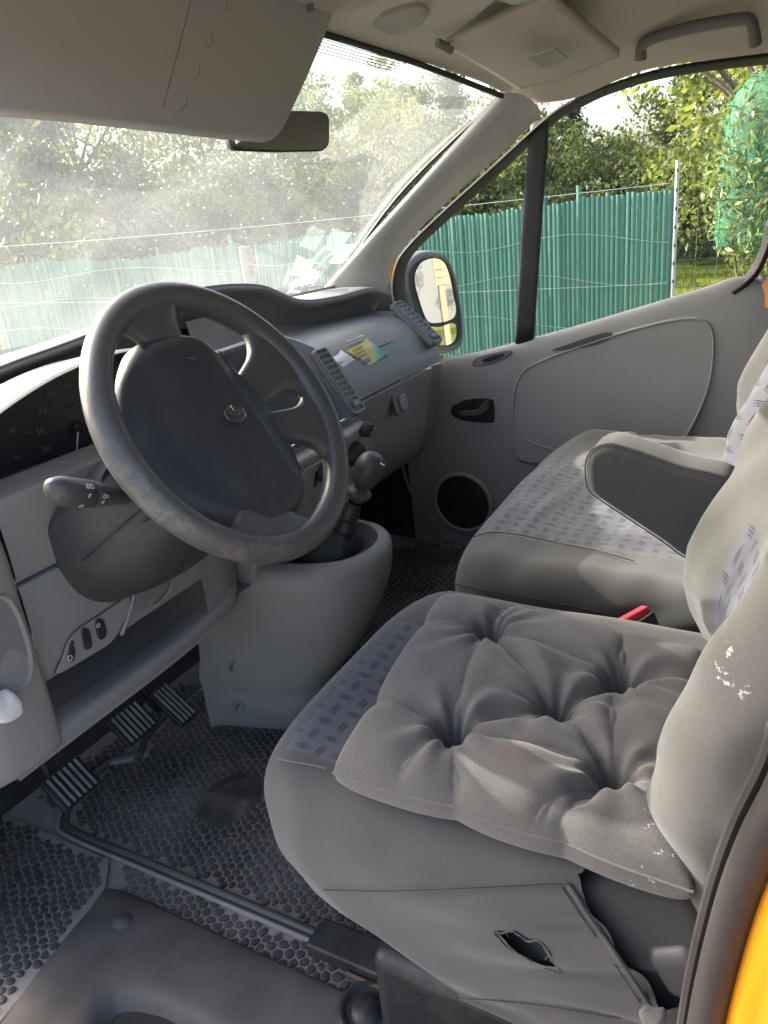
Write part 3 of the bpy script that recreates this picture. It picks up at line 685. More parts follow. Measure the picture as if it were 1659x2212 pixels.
# ---- knee panel (upper strip + lower panel) left of and below the column
xk = [-.645, -.62, -.56, -.48, -.40, -.33]
kn = lambda x: .008*max(0, (x+.50))/.2
upst = [[(x, .245, .708), (x, .208, .700), (x, .200, .69), (x, .197, .65), (x, .197, .61), (x, .199, .594), (x, .206, .590), (x, .22, .589)] for x in xk]
surf('knee_panel_upper', upst, M['grey'], dash, 24, 40)
lost = [[(x, .22, .587), (x, .206, .586), (x, .199, .582), (x, .198, .56), (x, .199, .52), (x, .2, .48), (x, .202, .455), (x, .208, .443), (x, .225, .440), (x, .30, .44)] for x in xk]
knee = surf('knee_panel', lost, M['grey'], dash, 24, 50)
# switch insert
si = [(124, 1455), (132, 1425), (148, 1382), (170, 1358), (220, 1325), (270, 1290), (279, 1294), (276, 1318), (262, 1350), (240, 1385), (200, 1412)]
def onk(px, py, h=0): return AY(px, py, .1985-h)
sip = [Vector(p) for p in cr([onk(x, y, .001) for x, y in si], 50, closed=True)]
ins = prism('switch_insert', sip, (0, -.0025, 0), M['grey'], knee, .002)
tube('insert_gap', [tuple(p) for p in sip], .0011, M['dark'], knee, 6, closed=True)
for pts_ in ([(146, 1421), (150, 1430), (158, 1422), (160, 1405), (156, 1392), (158, 1384), (152, 1386), (148, 1400)], [(175, 1360), (186, 1357), (193, 1368), (196, 1395), (186, 1403), (179, 1395)], [(205, 1340), (216, 1336), (224, 1346), (228, 1370), (216, 1382), (208, 1370)]):
    P = [onk(x, y, .0035) for x, y in pts_]
    prism('rocker_switch', [Vector(p) for p in cr(P, 24, closed=True)], (0, -.003, 0), M['black'], ins, .001)
text('switch_symbol', 'D', Fr(onk(152, 1422, .0072), (1, 0, 0), (0, 0, 1)), .012, M['white'], ins, 0)
text('switch_symbol', 'o', Fr(onk(212, 1350, .0072), (1, 0, 0), (0, 0, 1)), .014, M['white'], ins, 0)
# ridge and shallow cubby right of the insert
tube('panel_ridge', [onk(284, 1237, .001), onk(292, 1243, .003), onk(290, 1275, .002), onk(280, 1320, .002), onk(262, 1372, .0)], .0035, M['grey'], knee, 8, 24)
cb = [(305, 1240), (340, 1218), (372, 1200), (374, 1235), (360, 1275), (330, 1305), (300, 1322), (296, 1290)]
prism('cubby', [Vector(p) for p in cr([onk(x, y, .0012) for x, y in cb], 40, closed=True)], (0, .002, 0), M['grey2'], knee, .001)
tube('cubby_edge', [onk(375, 1196, .001), onk(379, 1225, .002), onk(364, 1278, .002), onk(334, 1310, .001)], .003, M['grey'], knee, 8, 20)
# ---- open shelf under the knee panel
surf('shelf_tray', [[(x, .29, .445), (x, .345, .44), (x, .37, .415), (x, .35, .388), (x, .26, .372), (x, .212, .372)] for x in (-.70, -.5, -.33, -.20)], M['grey2'], dash, 10, 24)
surf('shelf_lip', [[(x, .240+e, .3735-d), (x, .215+e, .376-d), (x, .202+e, .374-d), (x, .197+e, .366-d), (x, .199+e, .352-d), (x, .210+e, .343-d), (x, .33+e, .338-d)] for x, d, e in ((-.72, .0, 0), (-.6, 0, 0), (-.45, 0, 0), (-.36, -.004, 0), (-.31, -.008, .002), (-.27, -.012, .008), (-.23, -.014, .03), (-.20, -.014, .06))], M['grey'], dash, 24, 30)
# ---- outer end piece with pocket (driver's door side)
def endcol(x, y0): return [(x, y0+.20, .772), (x, y0+.12, .745), (x, y0+.06, .715), (x, y0+.015, .695), (x, y0, .64), (x, y0, .56), (x, y0-.002, .50), (x, y0-.001, .44), (x, y0+.0, .385), (x, y0+.012, .352), (x, y0+.10, .345)]
endp = surf('dash_end_panel', [endcol(-.648, .203), endcol(-.652, .192), endcol(-.665, .186), endcol(-.70, .185), endcol(-.74, .19), endcol(-.775, .21), endcol(-.795, .26), endcol(-.80, .38)], M['grey'], dash, 40, 50)
pk = [(-10, 1290), (20, 1298), (45, 1345), (62, 1400), (66, 1450), (52, 1480), (20, 1492), (-40, 1510), (-60, 1400), (-40, 1320)]
pkp = [Vector(p) for p in cr([AY(x, y, .1835) for x, y in pk], 40, closed=True)]
prism('pocket_recess', pkp, (0, .004, 0), M['grey2'], endp, .001)
tube('pocket_rim', [tuple(p+Vector((0, -.0005, 0))) for p in pkp], .0035, M['grey'], endp, 8, closed=True)
# tissue stuffed in the pocket
ti = AY(2, 1527, .170)
P, F = dense_box((.046, .026, .036), .012, (24, 14, 20))
P = P + (vnoise(P, 22, 3)*.008)[:, None]*P/np.linalg.norm(P, axis=1)[:, None] + (vnoise(P, 40, 4)*.002)[:, None]
tis = mesh('tissue', P+np.array(ti), F, M['tissue']); tag(tis, 'crumpled white tissue tucked into the door-side dashboard pocket', 'tissue')

# ================================================================== papers on the dash top
m = Mat('leaflet_print'); sxyz = m.n('ShaderNodeSeparateXYZ'); m.link(m.coord(), sxyz.inputs[0])
g = Nd(m.t, sxyz.outputs[0]) + (Nd(m.t, sxyz.outputs[2])-.68)*-.6 + (Nd(m.t, m.noise(22, 3))-.5)*.02
m.set(m.ramp(((g-.375)*6.5).clamp(), [(.0, (.58, .50, .10)), (.50, (.52, .50, .14)), (.60, (.12, .42, .30)), (.85, (.03, .30, .22)), (1, (.03, .16, .12))]), .35, spec=.5); M['leaflet'] = m.m
def dash_pt(px, py, h=.0025):
    """point on the passenger dash upper panel seen at px,py"""
    d = ray(px, py); best = None
    for t in np.linspace(1.0, 2.4, 2800):
        p = CAM+d*t
        if p.y < .2545: continue
        zz = np.interp(p.y, [.2545, .262, .292, .345, .42, .50], [.5785, .612, .668, .706, .714, .716])
        if p.z <= zz+h: return p
    return p
def sheet(name, corners, mat, label, cat, bul=.004, n=14):
    a, b, c, d = corners; G = np.zeros((n, n, 3))
    for i in range(n):
        for j in range(n):
            s, t = i/(n-1), j/(n-1)
            px = a[0]*(1-s)*(1-t)+b[0]*s*(1-t)+c[0]*s*t+d[0]*(1-s)*t; py = a[1]*(1-s)*(1-t)+b[1]*s*(1-t)+c[1]*s*t+d[1]*(1-s)*t
            G[i, j] = dash_pt(px, py, .003+bul*(s*s*.5+t*t*.5)*.8)
    G = lofted([[tuple(G[i, j]) for j in range(0, n, 3)] for i in range(0, n, 3)], n, n)
    o = grid_mesh(name, G, mat, None, solid=.0006); tag(o, label, cat); return o
lf_ = sheet('leaflet', [(724, 741), (806, 797), (846, 770), (788, 722)], M['leaflet'], 'yellow and green printed leaflet lying on the dashboard', 'leaflet')
sheet('paper_note', [(708, 764), (744, 798), (772, 778), (737, 754)], M['paper'], 'small blank white paper slip beside the yellow leaflet', 'paper')
for k, (ax, ay, bx, by) in enumerate(((748, 738, 776, 728), (753, 744, 782, 732), (761, 757, 783, 747), (763, 760, 782, 751), (768, 766, 788, 756), (773, 774, 792, 763), (776, 777, 780, 775), (782, 785, 790, 780), (785, 788, 792, 784))):
    n_ = 6; pts_ = [dash_pt(ax+(bx-ax)*i/n_, ay+(by-ay)*i/n_, .0085) for i in range(n_+1)]
    tube('print_line', [p-Vector((0, .001, 0)) for p in pts_], .0012 if k < 2 else .0009, M['paper'] if k < 2 else M['ink'], lf_, 5)
# windscreen stickers
def ws_pt(px, py, off=.006):
    d = ray(px, py)
    a, b, c = AX(1080, 196, .70), AX(700, 622, .72), Vector((.30, .755, .768))
    n_ = (b-a).cross(c-a).normalized(); n_ = n_ if n_.dot(CAM-a) > 0 else -n_
    return CAM+d*((a-CAM).dot(n_)/d.dot(n_)), n_
def sticker(name, pts_, mat, par):
    P = [ws_pt(*p)[0] for p in pts_]; n_ = ws_pt(*pts_[0])[1]
    return mesh(name, [p+n_*(.004+.002*('print' in name)) for p in P], [tuple(range(len(P)))], mat, par, smooth=False)
stm = film('sticker_film', (.50, .60, .55)); stw = film('sticker_white', (.75, .75, .76))
S3 = lambda x, y: (594+x*.2049*.5400, 518.4+y*.2049*.5400)      # helper for positions measured on an enlarged view
tax = sticker('windscreen_sticker', [S3(1040, 430), S3(1290, 60), S3(1600, 60), S3(1300, 440)], stm, ws)
sticker('sticker_print', [S3(1130, 385), S3(1300, 105), S3(1520, 105), S3(1370, 360)], stw, ws)
for k in range(0): sticker('sticker_text', [S3(1210+k*22-60, 330-k*45+40), S3(1330+k*22-30, 325-k*45+40), S3(1335+k*22-30, 312-k*45+40), S3(1216+k*22-60, 316-k*45+40)], M['faint'], ws)
sticker('windscreen_sticker', [S3(670, 420), S3(940, 105), S3(1165, 140), S3(890, 445)], stm, ws)
sticker('sticker_print', [S3(705, 405), S3(945, 130), S3(1120, 160), S3(880, 425)], film('sticker_grey', (.40, .46, .44)), ws)
sticker('windscreen_sticker', [S3(390, 860), S3(590, 550), S3(860, 590), S3(680, 820)], stw, ws)
sticker('windscreen_sticker', [S3(220, 1020), S3(330, 850), S3(420, 720), S3(395, 830), S3(300, 1000)], stw, ws)
sticker('windscreen_sticker', [S3(700, 870), S3(770, 720), S3(905, 635), S3(850, 690), S3(740, 820)], stw, ws)
sticker('windscreen_sticker', [S3(330, 1000), S3(360, 955), S3(480, 965), S3(470, 1000)], stw, ws)

# ================================================================== STEERING
WA = rad(31.4); WC = Vector((-.43, 0, .75))
wf = Fr(WC, (1, 0, 0), (0, math.sin(WA), math.cos(WA)))        # wf.n points up and back at the driver
col = empty('steering_column', (-.43, .2, .6), 'dark steering column cowl with light stalk below the wheel', 'steering column')
def csec(h, rx, rt, rb, cx=0):
    out = []
    for i in range(40):
        a = 2*math.pi*i/40; c, s = math.cos(a), math.sin(a)
        out.append(tuple(wf(cx+rx*np.sign(c)*abs(c)**.8, (rt if s > 0 else rb)*np.sign(s)*abs(s)**.85, h)))
    return out
cowl = surf('cowl', [csec(-.055, .050, .045, .050), csec(-.062, .068, .055, .066), csec(-.085, .092, .058, .092, -.006), csec(-.12, .116, .056, .112, -.012), csec(-.16, .130, .050, .125, -.016), csec(-.22, .138, .040, .130, -.018), csec(-.30, .138, .02, .12, -.018)], M['cowl'], col, 40, 60, cv=True)
tube('cowl_seam', [wf(-.10, -.034, -.088), wf(-.122, -.040, -.115), wf(-.145, -.046, -.15), wf(-.157, -.05, -.20)], .0012, M['black'], col, 6, 20)
sa, sb = AY(262, 1072, .085), AY(112, 1060, .055)
lathe('stalk_boss', Fr(wf(-.098, -.012, -.100), (sb-sa).cross(Vector((0, 0, 1))), Vector((0, 0, 1))), [(.040, -.02), (.040, .008), (.034, .014), (.0004, .015)], M['dark'], col, 30)
sdv = (sb-sa); sdl = sdv.length; ud = sdv.normalized()
sf = Fr(sa, ud.cross(Vector((0, 0, 1))), Vector((0, 0, 1))); sf.n = ud
pr = [(.010, -.01), (.011, .0), (.013, sdl*.18), (.0165, sdl*.40), (.0175, sdl*.52), (.0165, sdl*.53), (.0165, sdl*.54), (.0175, sdl*.55), (.0185, sdl*.78), (.0180, sdl*.86), (.0150, sdl*.95), (.009, sdl*1.0), (.0004, sdl*1.015)]
stk = lathe('stalk', sf, pr, plastic('stalk_plastic', (.075, .073, .072), .4), col, 28)
# printed light symbols on the stalk
vdir = (CAM-(sa+sb)/2); vdir = (vdir-ud*vdir.dot(ud)).normalized()
for k, (s_, ch, off, sz) in enumerate(((.72, 'O', .9, .008), (.69, '*', .25, .013), (.70, 'iD', -.45, .009), (.66, '=D', -.45, .009), (.47, '*', .6, .012), (.45, 'O=', .1, .008))):
    ang = off; nn = vdir*math.cos(ang)+ud.cross(vdir)*math.sin(ang)*(-1)
    vv = nn.cross(-ud)
    f_ = Fr(sa+ud*sdl*s_+nn*.0178, -ud, vv)
    if f_.n.dot(vdir) < 0: f_ = Fr(sa+ud*sdl*s_+nn*.0178, -ud, -vv)
    text('stalk_symbol', ch, f_, sz, M['white'], stk, .0006)
# right-hand wiper stalk, seen through the wheel
0 and tube('wiper_stalk', [wf(.09, -.01, -.10), wf(.15, .0, -.09), wf(.20, .005, -.08)], [.010, .013, .012], M['dark'], col, 12, 12)

wheel = empty('steering_wheel', WC, 'worn dark steering wheel turned a quarter with a diamond emblem on its pad', 'steering wheel')
th = np.linspace(0, 2*np.pi, 120, endpoint=False)
G = []
for t in th:
    grip = 1+.05*math.cos(4*t)
    ring = []
    for k in range(20):
        a = 2*math.pi*k/20; r_ = .0185*grip
        rad_ = .1775+r_*.95*math.cos(a); h = .0205*math.sin(a)
        ring.append(tuple(wf(rad_*math.cos(t), rad_*math.sin(t), h)))
    G.append(ring)
rimo_ = grid_mesh('rim', np.array(G), M['wheel'], wheel, cu=True, cv=True)
def spoke(a0, a1, r0, r1, h0, h1, tw=.010):
    """flat web between the hub and the rim covering the angle a0..a1 at the rim, narrower inside, flared at the rim"""
    ac = (a0+a1)/2; hw = (a1-a0)/2; rows = []
    for s_ in np.linspace(0, 1, 9):
        r_ = r0+(r1-r0)*s_; h = h0+(h1-h0)*s_**.8
        fl = 1.0+.15*(1-s_)+.95*max(0, (s_-.52)/.48)**2.2
        wdt = rad(hw)*fl*(.155/r_)**.35; tk = tw*(1+.5*s_)
        sec = []
        for k in range(24):
            a = 2*math.pi*k/24; c, s2 = math.cos(a), math.sin(a)
            aa = rad(ac)+wdt*np.sign(c)*abs(c)**.6
            sec.append(tuple(wf(r_*math.cos(aa), r_*math.sin(aa), h+tk*np.sign(s2)*abs(s2)**.8)))
        rows.append(sec)
    return surf('spoke', rows, M['wheel'], wheel, 24, 48, cv=True)
spoke(85, 110, .07, .172, -.020, -.002); spoke(-124, -91, .07, .172, -.020, -.002)
spoke(6, 31, .06, .170, -.024, -.004); spoke(-31, -10, .06, .170, -.024, -.004)
# airbag pad
PS = 1.05
po = [(-.050, .125), (.015, .121), (.055, .092), (.080, .050), (.096, .0), (.094, -.045), (.080, -.090), (.045, -.128), (-.005, -.143), (-.062, -.133), (-.105, -.085), (-.130, -.030), (-.130, .025), (-.118, .066), (-.092, .100)]
po = cr([(a*PS, b*PS, 0) for a, b in po], 192, closed=True)[:, :2]
cx, cy = -.018, -.008; nr = 60; G = np.zeros((nr, 192, 3))
for i in range(nr):
    s_ = i/(nr-1)
    for j in range(192):
        a, b = cx+(po[j, 0]-cx)*s_, cy+(po[j, 1]-cy)*s_
        edge = 1-np.clip((s_-.80)/.20, 0, 1)**2.2
        l1 = -.055-.10*(b) if True else 0                   # fold lines across the pad
        l2 = .030+.10*(-b)*.6
        h = .014 - .42*max(0, l1-a) - .42*max(0, a-l2) - .21*b*b
        h = h*1.0
        G[i, j] = wf(a, b, -.024+(h+.024)*edge**.5)
pad_ = grid_mesh('airbag_cover', G, M['pad_air'], wheel, cv=True)
def pad_h(a, b):
    l1 = -.055-.10*b; l2 = .030-.06*b
    return .014 - .42*max(0, l1-a) - .42*max(0, a-l2) - .21*b*b
tube('pad_joint', [wf(l[0], l[1], pad_h(*l)+.0003) for l in ((.052, .088), (.055, .05), (.060, .0), (.064, -.05), (.060, -.10))], .0010, M['black'], pad_, 6, 30)
# emblem: diamond ring with folded centre, lying on its side because the wheel is turned
ef = Fr(wf(-.005, .0, .0145), wf.v, -wf.u)      # emblem up = wheel's own up, which now points left
ef = Fr(wf(-.005, .0, .0143), wf.v*.95+wf.u*.1, -wf.u)
dia = [(-.0125, 0), (-.0055, .0165), (.0055, .0165), (.0125, 0), (.0055, -.0165), (-.0055, -.0165)]
em = fprism('emblem', ef, dia, 0, .0016, M['dark'], pad_, .0006)
D3 = lambda p: ef(p[0], p[1], .0022)
for a, b in (((-.0125, 0), (-.0055, .0165)), ((-.0055, .0165), (.0055, .0165)), ((.0055, .0165), (.0125, 0)), ((-.0125, 0), (-.0055, -.0165)), ((-.0055, -.0165), (.0055, -.0165)), ((-.0048, 0), (.0, .0095)), ((.0, .0095), (.0055, .0165)), ((.0048, .0), (.0, -.0095)), ((.0, -.0095), (-.0055, -.0165)), ((-.0048, 0), (-.0002, -.0095)), ((.0048, 0), (.0125, .0))):
    tube('emblem_edge', [D3(a), D3(b)], .0007, M['chrome'], em, 6)
text('airbag_lettering', 'AIRBAG', Fr(wf(.060, -.002, pad_h(.060, -.002)-.0003), wf.v*-1 if False else wf.v, wf.n.cross(wf.v)), .0115, M['faint'], pad_, .0022)
text('airbag_lettering', 'SRS', Fr(wf(.073, -.002, pad_h(.073, -.002)-.0003), wf.v, wf.n.cross(wf.v)), .009, M['faint'], pad_, .0022)
for bb in (.085, -.100):
    f_ = Fr(wf(-.012, bb, pad_h(-.012, bb)), wf.u, wf.v)
    tube('horn_mark', [f_(-.008, .003, .0003), f_(.0, .001, .0003), f_(.006, .004, .0003)], .0006, M['faint'], pad_, 5, 8)
    tube('horn_mark', [f_(-.008, -.003, .0003), f_(.0, -.001, .0003), f_(.006, -.004, .0003)], .0006, M['faint'], pad_, 5, 8)
lathe('hub_cone', wf, [(.05, -.06), (.075, -.045), (.095, -.032), (.090, -.022), (.0005, -.02)], M['wheel'], wheel, 40, 1.1, 1.1)

# ================================================================== GEAR LEVER
gl = empty('gear_lever', (-.05, .13, .36), 'gear lever with round dark knob and rubber gaiter on the console', 'gear lever')
kc = AX(798, 1012, -.035); bs = Vector((-.052, .135, .372)); ax = (kc-bs).normalized()
gf = Fr(kc, ax.cross(Vector((0, 1, 0))).normalized()*-1, Vector((0, 1, 0))); gf.n = ax
gf.u = Vector((1, 0, 0)) - ax*ax.x; gf.u.normalize(); gf.v = ax.cross(gf.u)
kp = [(.0005, -.046), (.010, -.045), (.015, -.040), (.024, -.024), (.0275, -.006), (.0265, .010), (.021, .022), (.013, .029), (.0005, .031)]
kn_ = lathe('knob', gf, [tuple(p) for p in cr([(a, b, 0) for a, b in kp], 26)[:, :2]], M['cowl'], gl, 32)
tf = Fr(kc+(ax*.72+Vector((.45, -.55, .25)).normalized()*.55).normalized()*.0268, Vector((1, .6, -.2)), ax)
cn = (tf.o-kc).normalized(); tf = Fr(tf.o-cn*.0035, Vector((.75, .66, 0)), Vector((-.3, .4, .8))); tf.n = cn; tf.u = (tf.u-cn*tf.u.dot(cn)).normalized(); tf.v = cn.cross(tf.u)
lathe('knob_cap', tf, [(.0175, .000), (.0170, .0025), (.012, .0042), (.0004, .0052)], M['clus'], kn_, 26)
lathe('knob_cap_ring', tf, [(.0185, -.001), (.0185, .0018), (.0172, .0022)], M['chrome'], kn_, 26)
text('shift_pattern', 'R', Fr(tf(-.007, .0, .0050), tf.u, tf.v), .008, M['white'], kn_, 0)
text('shift_pattern', '135', Fr(tf(.003, .006, .0050), tf.u, tf.v), .006, M['white'], kn_, 0)
text('shift_pattern', '246', Fr(tf(.003, -.007, .0050), tf.u, tf.v), .006, M['white'], kn_, 0)
tube('shift_gate', [tf(-.008, 0, .0054), tf(.010, 0, .0050)], .0004, M['white'], kn_, 5)
lathe('collar', Fr(kc-ax*.052, gf.u, gf.v), [(.012, .012), (.014, .004), (.022, .004), (.024, .0), (.022, -.006), (.016, -.010), (.013, -.018)], M['cowl'], gl, 26)
gaf = Fr(bs, gf.u, gf.v); Ls = (kc-bs).length
rws = []
for s_, r_ in ((1-.075/Ls, .013), (.55, .0165), (.46, .019), (.42, .0165), (.33, .0225), (.28, .020), (.2, .032), (.1, .045), (0, .056), (-.12, .062)):
    rws.append([tuple(Vector(bs)+ax*Ls*s_+gf.u*(r_*math.cos(a)*(1+.10*math.sin(3*a+s_*9)))+gf.v*(r_*math.sin(a)*(1+.08*math.sin(2*a)))) for a in np.linspace(0, 2*math.pi, 24, endpoint=False)])
surf('gaiter', rws, M['black'], gl, 40, 36, cv=True)

# ================================================================== PEDALS
def pedal(name, label, c, w, h, tilt, ribs, rib_mat, arm_to, along=False):
    o = empty(name, c, label, 'pedal'); f = Fr(c, (1, 0, 0), (0, math.sin(tilt), math.cos(tilt)))
    pd_ = fprism('pad', f, rect(w, h), -.010, .0, M['black'], o, .003, .006)
    for k in range(ribs):
        q = (k+.5)/ribs-.5
        if along: rbox('rib', Fr(f(q*w*.86, 0, .002), f.u, f.v), (.0040, h*.88, .006), .001, rib_mat, pd_)
        else: rbox('rib', Fr(f(0, q*h*.90, .002), f.u, f.v), (w*.86, .0040, .006), .001, rib_mat, pd_)
    tube('arm', [f(0, h*.3, -.012), f(0, h*.5, -.05), Vector(arm_to)], .008, M['black'], o, 8, 14)
    return o
ribm = simple('worn_rib', (.20, .19, .18), .5, var=.3); pchr = simple('pedal_ribs', (.05, .05, .05), .5)
pedal('clutch_pedal', 'ribbed clutch pedal, nearest to the door side', AZ(155, 1690, .12), .080, .066, rad(48), 6, ribm, (-.50, .60, .36), True)
pedal('brake_pedal', 'ribbed brake pedal in the middle of the footwell', AZ(288, 1560, .12), .078, .066, rad(48), 6, ribm, (-.36, .60, .36), True)
pedal('accelerator_pedal', 'slim accelerator pedal beside the console', AZ(376, 1520, .10), .048, .095, rad(52), 4, ribm, (-.26, .62, .36), True)

# ================================================================== FLOOR MAT
mat_ = empty('floor_mat', (-.35, .2, 0), 'dusty black rubber floor mat with pebble relief in the driver footwell', 'floor mat')
m = Mat('dusty_rubber'); dn = m.noise(4.2, 6, .65)
m.set(m.ramp(dn, [(.3, (.20, .185, .17)), (.72, (.32, .285, .255))]), .85, spec=.2); m.bump(m.noise(300, 4), .4, .001); M['mat_dusty'] = m.m
m = Mat('rubber_pebble'); dn = m.noise(5.5, 6, .65)
m.set(m.ramp(dn, [(.40, (.045, .044, .043)), (.75, (.17, .15, .135))]), m.ramp(dn, [(.4, (.45,)*3), (.7, (.8,)*3)]), spec=.35); m.bump(m.noise(400, 3), .3, .0006); M['pebble'] = m.m
def floor_z(x, y):
    """floor height: flat, rising to the toe board; drop towards the outer sill"""
    z = 0.0
    if y > .60: z += (y-.60)*.3
    return z
def inside(poly, x, y):
    c = False; n = len(poly)
    for i in range(n):
        x1, y1 = poly[i]; x2, y2 = poly[i-1]
        if (y1 > y) != (y2 > y) and x < (x2-x1)*(y-y1)/(y2-y1)+x1: c = not c
    return c
def pebbles(name, poly, pitch, zf, mat, parent, h=.0022, seed=1, warp=0):
    """irregular cells (jittered triangular lattice, cell corners at triangle centroids), each a low raised stud"""
    g = np.random.default_rng(seed); x0, x1 = min(p[0] for p in poly), max(p[0] for p in poly); y0, y1 = min(p[1] for p in poly), max(p[1] for p in poly)
    nx, ny = int((x1-x0)/pitch)+4, int((y1-y0)/(pitch*.866))+4
    P = np.zeros((nx, ny, 2))
    for i in range(nx):
        for j in range(ny):
            P[i, j] = (x0+(i-1+.5*(j % 2))*pitch, y0+(j-1)*pitch*.866)
    P += g.uniform(-.36, .36, P.shape)*pitch
    V, F = [], []
    for i in range(1, nx-1):
        for j in range(1, ny-1):
            o = 0 if j % 2 == 0 else 1
            nb = [(i+1, j), (i+o, j+1), (i+o-1, j+1), (i-1, j), (i+o-1, j-1), (i+o, j-1)]
            c = P[i, j]
            if not inside(poly, c[0], c[1]): continue
            co = [(c+P[nb[k]]+P[nb[(k+1) % 6]])/3 for k in range(6)]
            cc = sum(co)/6; base = len(V)
            hh_ = h*g.uniform(.6, 1.2)
            ring2 = []
            for k in range(6):        # 12-gon with softened corners
                a, b = co[k], co[(k+1) % 6]
                ring2 += [a*.72+cc*.28, (a+b)/2*.80+cc*.20]
            for s_, hz in ((1.0, 0.0), (.93, hh_*.8), (.72, hh_)):
                for q in ring2:
                    p = cc+(q-cc)*s_; V.append((p[0], p[1], zf(p[0], p[1])+hz))
            for r in (0, 1):
                for k in range(12): F.append((base+r*12+k, base+r*12+(k+1) % 12, base+(r+1)*12+(k+1) % 12, base+(r+1)*12+k))
            F.append(tuple(base+24+k for k in range(12)))
    o = mesh(name, V, F, mat, parent); o['kind'] = 'stuff'; return o
# the main tray of the mat, its raised border, and the outer strip
tray = [(-.515, -.20), (-.515, .44), (-.495, .475), (-.45, .50), (-.37, .51), (-.32, .47), (-.27, .50), (-.10, .52), (-.02, .40), (-.02, -.20)]
def flat_poly(name, poly, zf, mat, parent, n=26):
    bm = bmesh.new(); vs = [bm.verts.new((x, y, zf(x, y))) for x, y in poly]; bm.faces.new(vs)
    bmesh.ops.triangulate(bm, faces=bm.faces[:]); bmesh.ops.subdivide_edges(bm, edges=bm.edges[:], cuts=3, use_grid_fill=True)
    for v in bm.verts: v.co.z = zf(v.co.x, v.co.y)
    me = bpy.data.meshes.new(name); bm.to_mesh(me); bm.free(); return link(name, me, mat, parent)
base_poly = [(-.60, -.62), (-.60, .27), (-.795, .31), (-.795, .62), (-.60, .66), (.80, .66), (.80, -.62)]
flat_poly('mat_sheet', base_poly, lambda x, y: floor_z(x, y)-.004, M['mat_dusty'], mat_)
pebbles('pebble_relief', tray, .0155, lambda x, y: floor_z(x, y)-.004, M['pebble'], mat_, .003, 1)
pebbles('pebble_relief', [(-.597, -.20), (-.597, .25), (-.55, .30), (-.548, -.2)], .0165, lambda x, y: floor_z(x, y)-.004, M['pebble'], mat_, .003, 2)
pebbles('pebble_relief', [(-.02, -.6), (-.02, .5), (.2, .62), (.78, .62), (.78, -.6)], .019, lambda x, y: floor_z(x, y)-.004, M['pebble'], mat_, .003, 5)
pebbles('pebble_relief', [(-.50, .52), (-.50, .62), (-.1, .62), (-.1, .53)], .017, lambda x, y: floor_z(x, y)-.004, M['pebble'], mat_, .003, 6)
bord = [(-.53, -.30), (-.53, .0), (-.531, .25), (-.531, .44), (-.510, .485), (-.455, .515), (-.37, .525), (-.325, .485), (-.27, .512), (-.12, .53), (-.06, .48)]
tube('mat_border', [(x, y, floor_z(x, y)+.001) for x, y in bord], .0065, M['dark'], mat_, 10, 120)
tube('mat_border', [(x-.013, y+.004, floor_z(x, y)-.001) for x, y in bord], .004, M['mat_dusty'], mat_, 8, 120)
# heel patch, worn smooth
hp2 = AZ(480, 1740, .0)
lathe('heel_patch', Fr(hp2+Vector((0.02, .0, -.0012)), (1, 0, 0), (0, 1, 0)), [(.055, .0), (.050, .0012), (.03, .0016), (.0005, .0016)], plastic('worn_rubber', (.045, .043, .041), .7, dust=.5), mat_, 30, 1.25, 1.0)
# raised front part over the wheel arch, left of the mat
def arch_z(x, y): return .006
ap = [(-.555, .325), (-.60, .285), (-.70, .262), (-.80, .25), (-1.1, .20), (-1.1, .70), (-.556, .70)]
flat_poly('mat_ramp', ap, lambda x, y: arch_z(x, y)-.003, M['mat_dusty'], mat_)
pebbles('pebble_relief', [(-.565, .335), (-.60, .298), (-.70, .275), (-.795, .268), (-1.09, .218), (-1.09, .60), (-.565, .60)], .0155, lambda x, y: arch_z(x, y)-.003, M['pebble'], mat_, .003, 3)
# sill: smooth dirty trim with a recessed brown step
sill = empty('door_sill', (-.7, 0, 0), 'smooth dirty black door sill trim with a brown step below', 'sill')
m = Mat('sill_rubber'); dn = m.noise(7, 7, .65)
m.set(m.ramp(dn, [(.3, (.052, .049, .046)), (.7, (.12, .108, .098))]), m.ramp(dn, [(.3, (.55,)*3), (.7, (.85,)*3)]), spec=.25); m.bump(m.noise(160, 5), .25, .001); M['sill'] = m.m
rows = [[(-.590, -.70, .0), (-.590, -.3, .0), (-.590, .10, .0), (-.590, .24, .0), (-.605, .285, .0), (-.66, .285, .0), (-.75, .272, .0), (-.85, .255, -.002)],
        [(-.602, -.70, .010), (-.602, -.3, .010), (-.603, .10, .010), (-.607, .205, .010), (-.622, .243, .010), (-.665, .243, .010), (-.75, .230, .010), (-.83, .215, .008)],
        [(-.66, -.70, .012), (-.66, -.3, .012), (-.66, .05, .012), (-.665, .14, .012), (-.675, .18, .012), (-.70, .195, .012), (-.76, .185, .012), (-.83, .175, .010)],
        [(-.70, -.70, .010), (-.70, -.3, .010), (-.70, .0, .010), (-.705, .09, .010), (-.72, .13, .010), (-.745, .14, .010), (-.78, .13, .010), (-.83, .12, .008)],
        [(-.715, -.70, -.01), (-.715, -.3, -.01), (-.715, .0, -.01), (-.72, .07, -.01), (-.735, .11, -.01), (-.755, .115, -.01), (-.79, .10, -.01), (-.83, .095, -.012)],
        [(-.73, -.70, -.05), (-.73, -.3, -.05), (-.73, .0, -.05), (-.735, .06, -.05), (-.75, .09, -.05), (-.77, .095, -.05), (-.80, .08, -.05), (-.83, .075, -.05)]]
surf('sill_trim', rows, M['sill'], sill, 40, 60)
surf('sill_step', [[(-.70, -.8, -.045), (-.70, .2, -.045)], [(-.80, -.8, -.055), (-.80, .2, -.055)], [(-1.15, -.8, -.07), (-1.15, .4, -.07)]], M['rust'], sill, 8, 20)
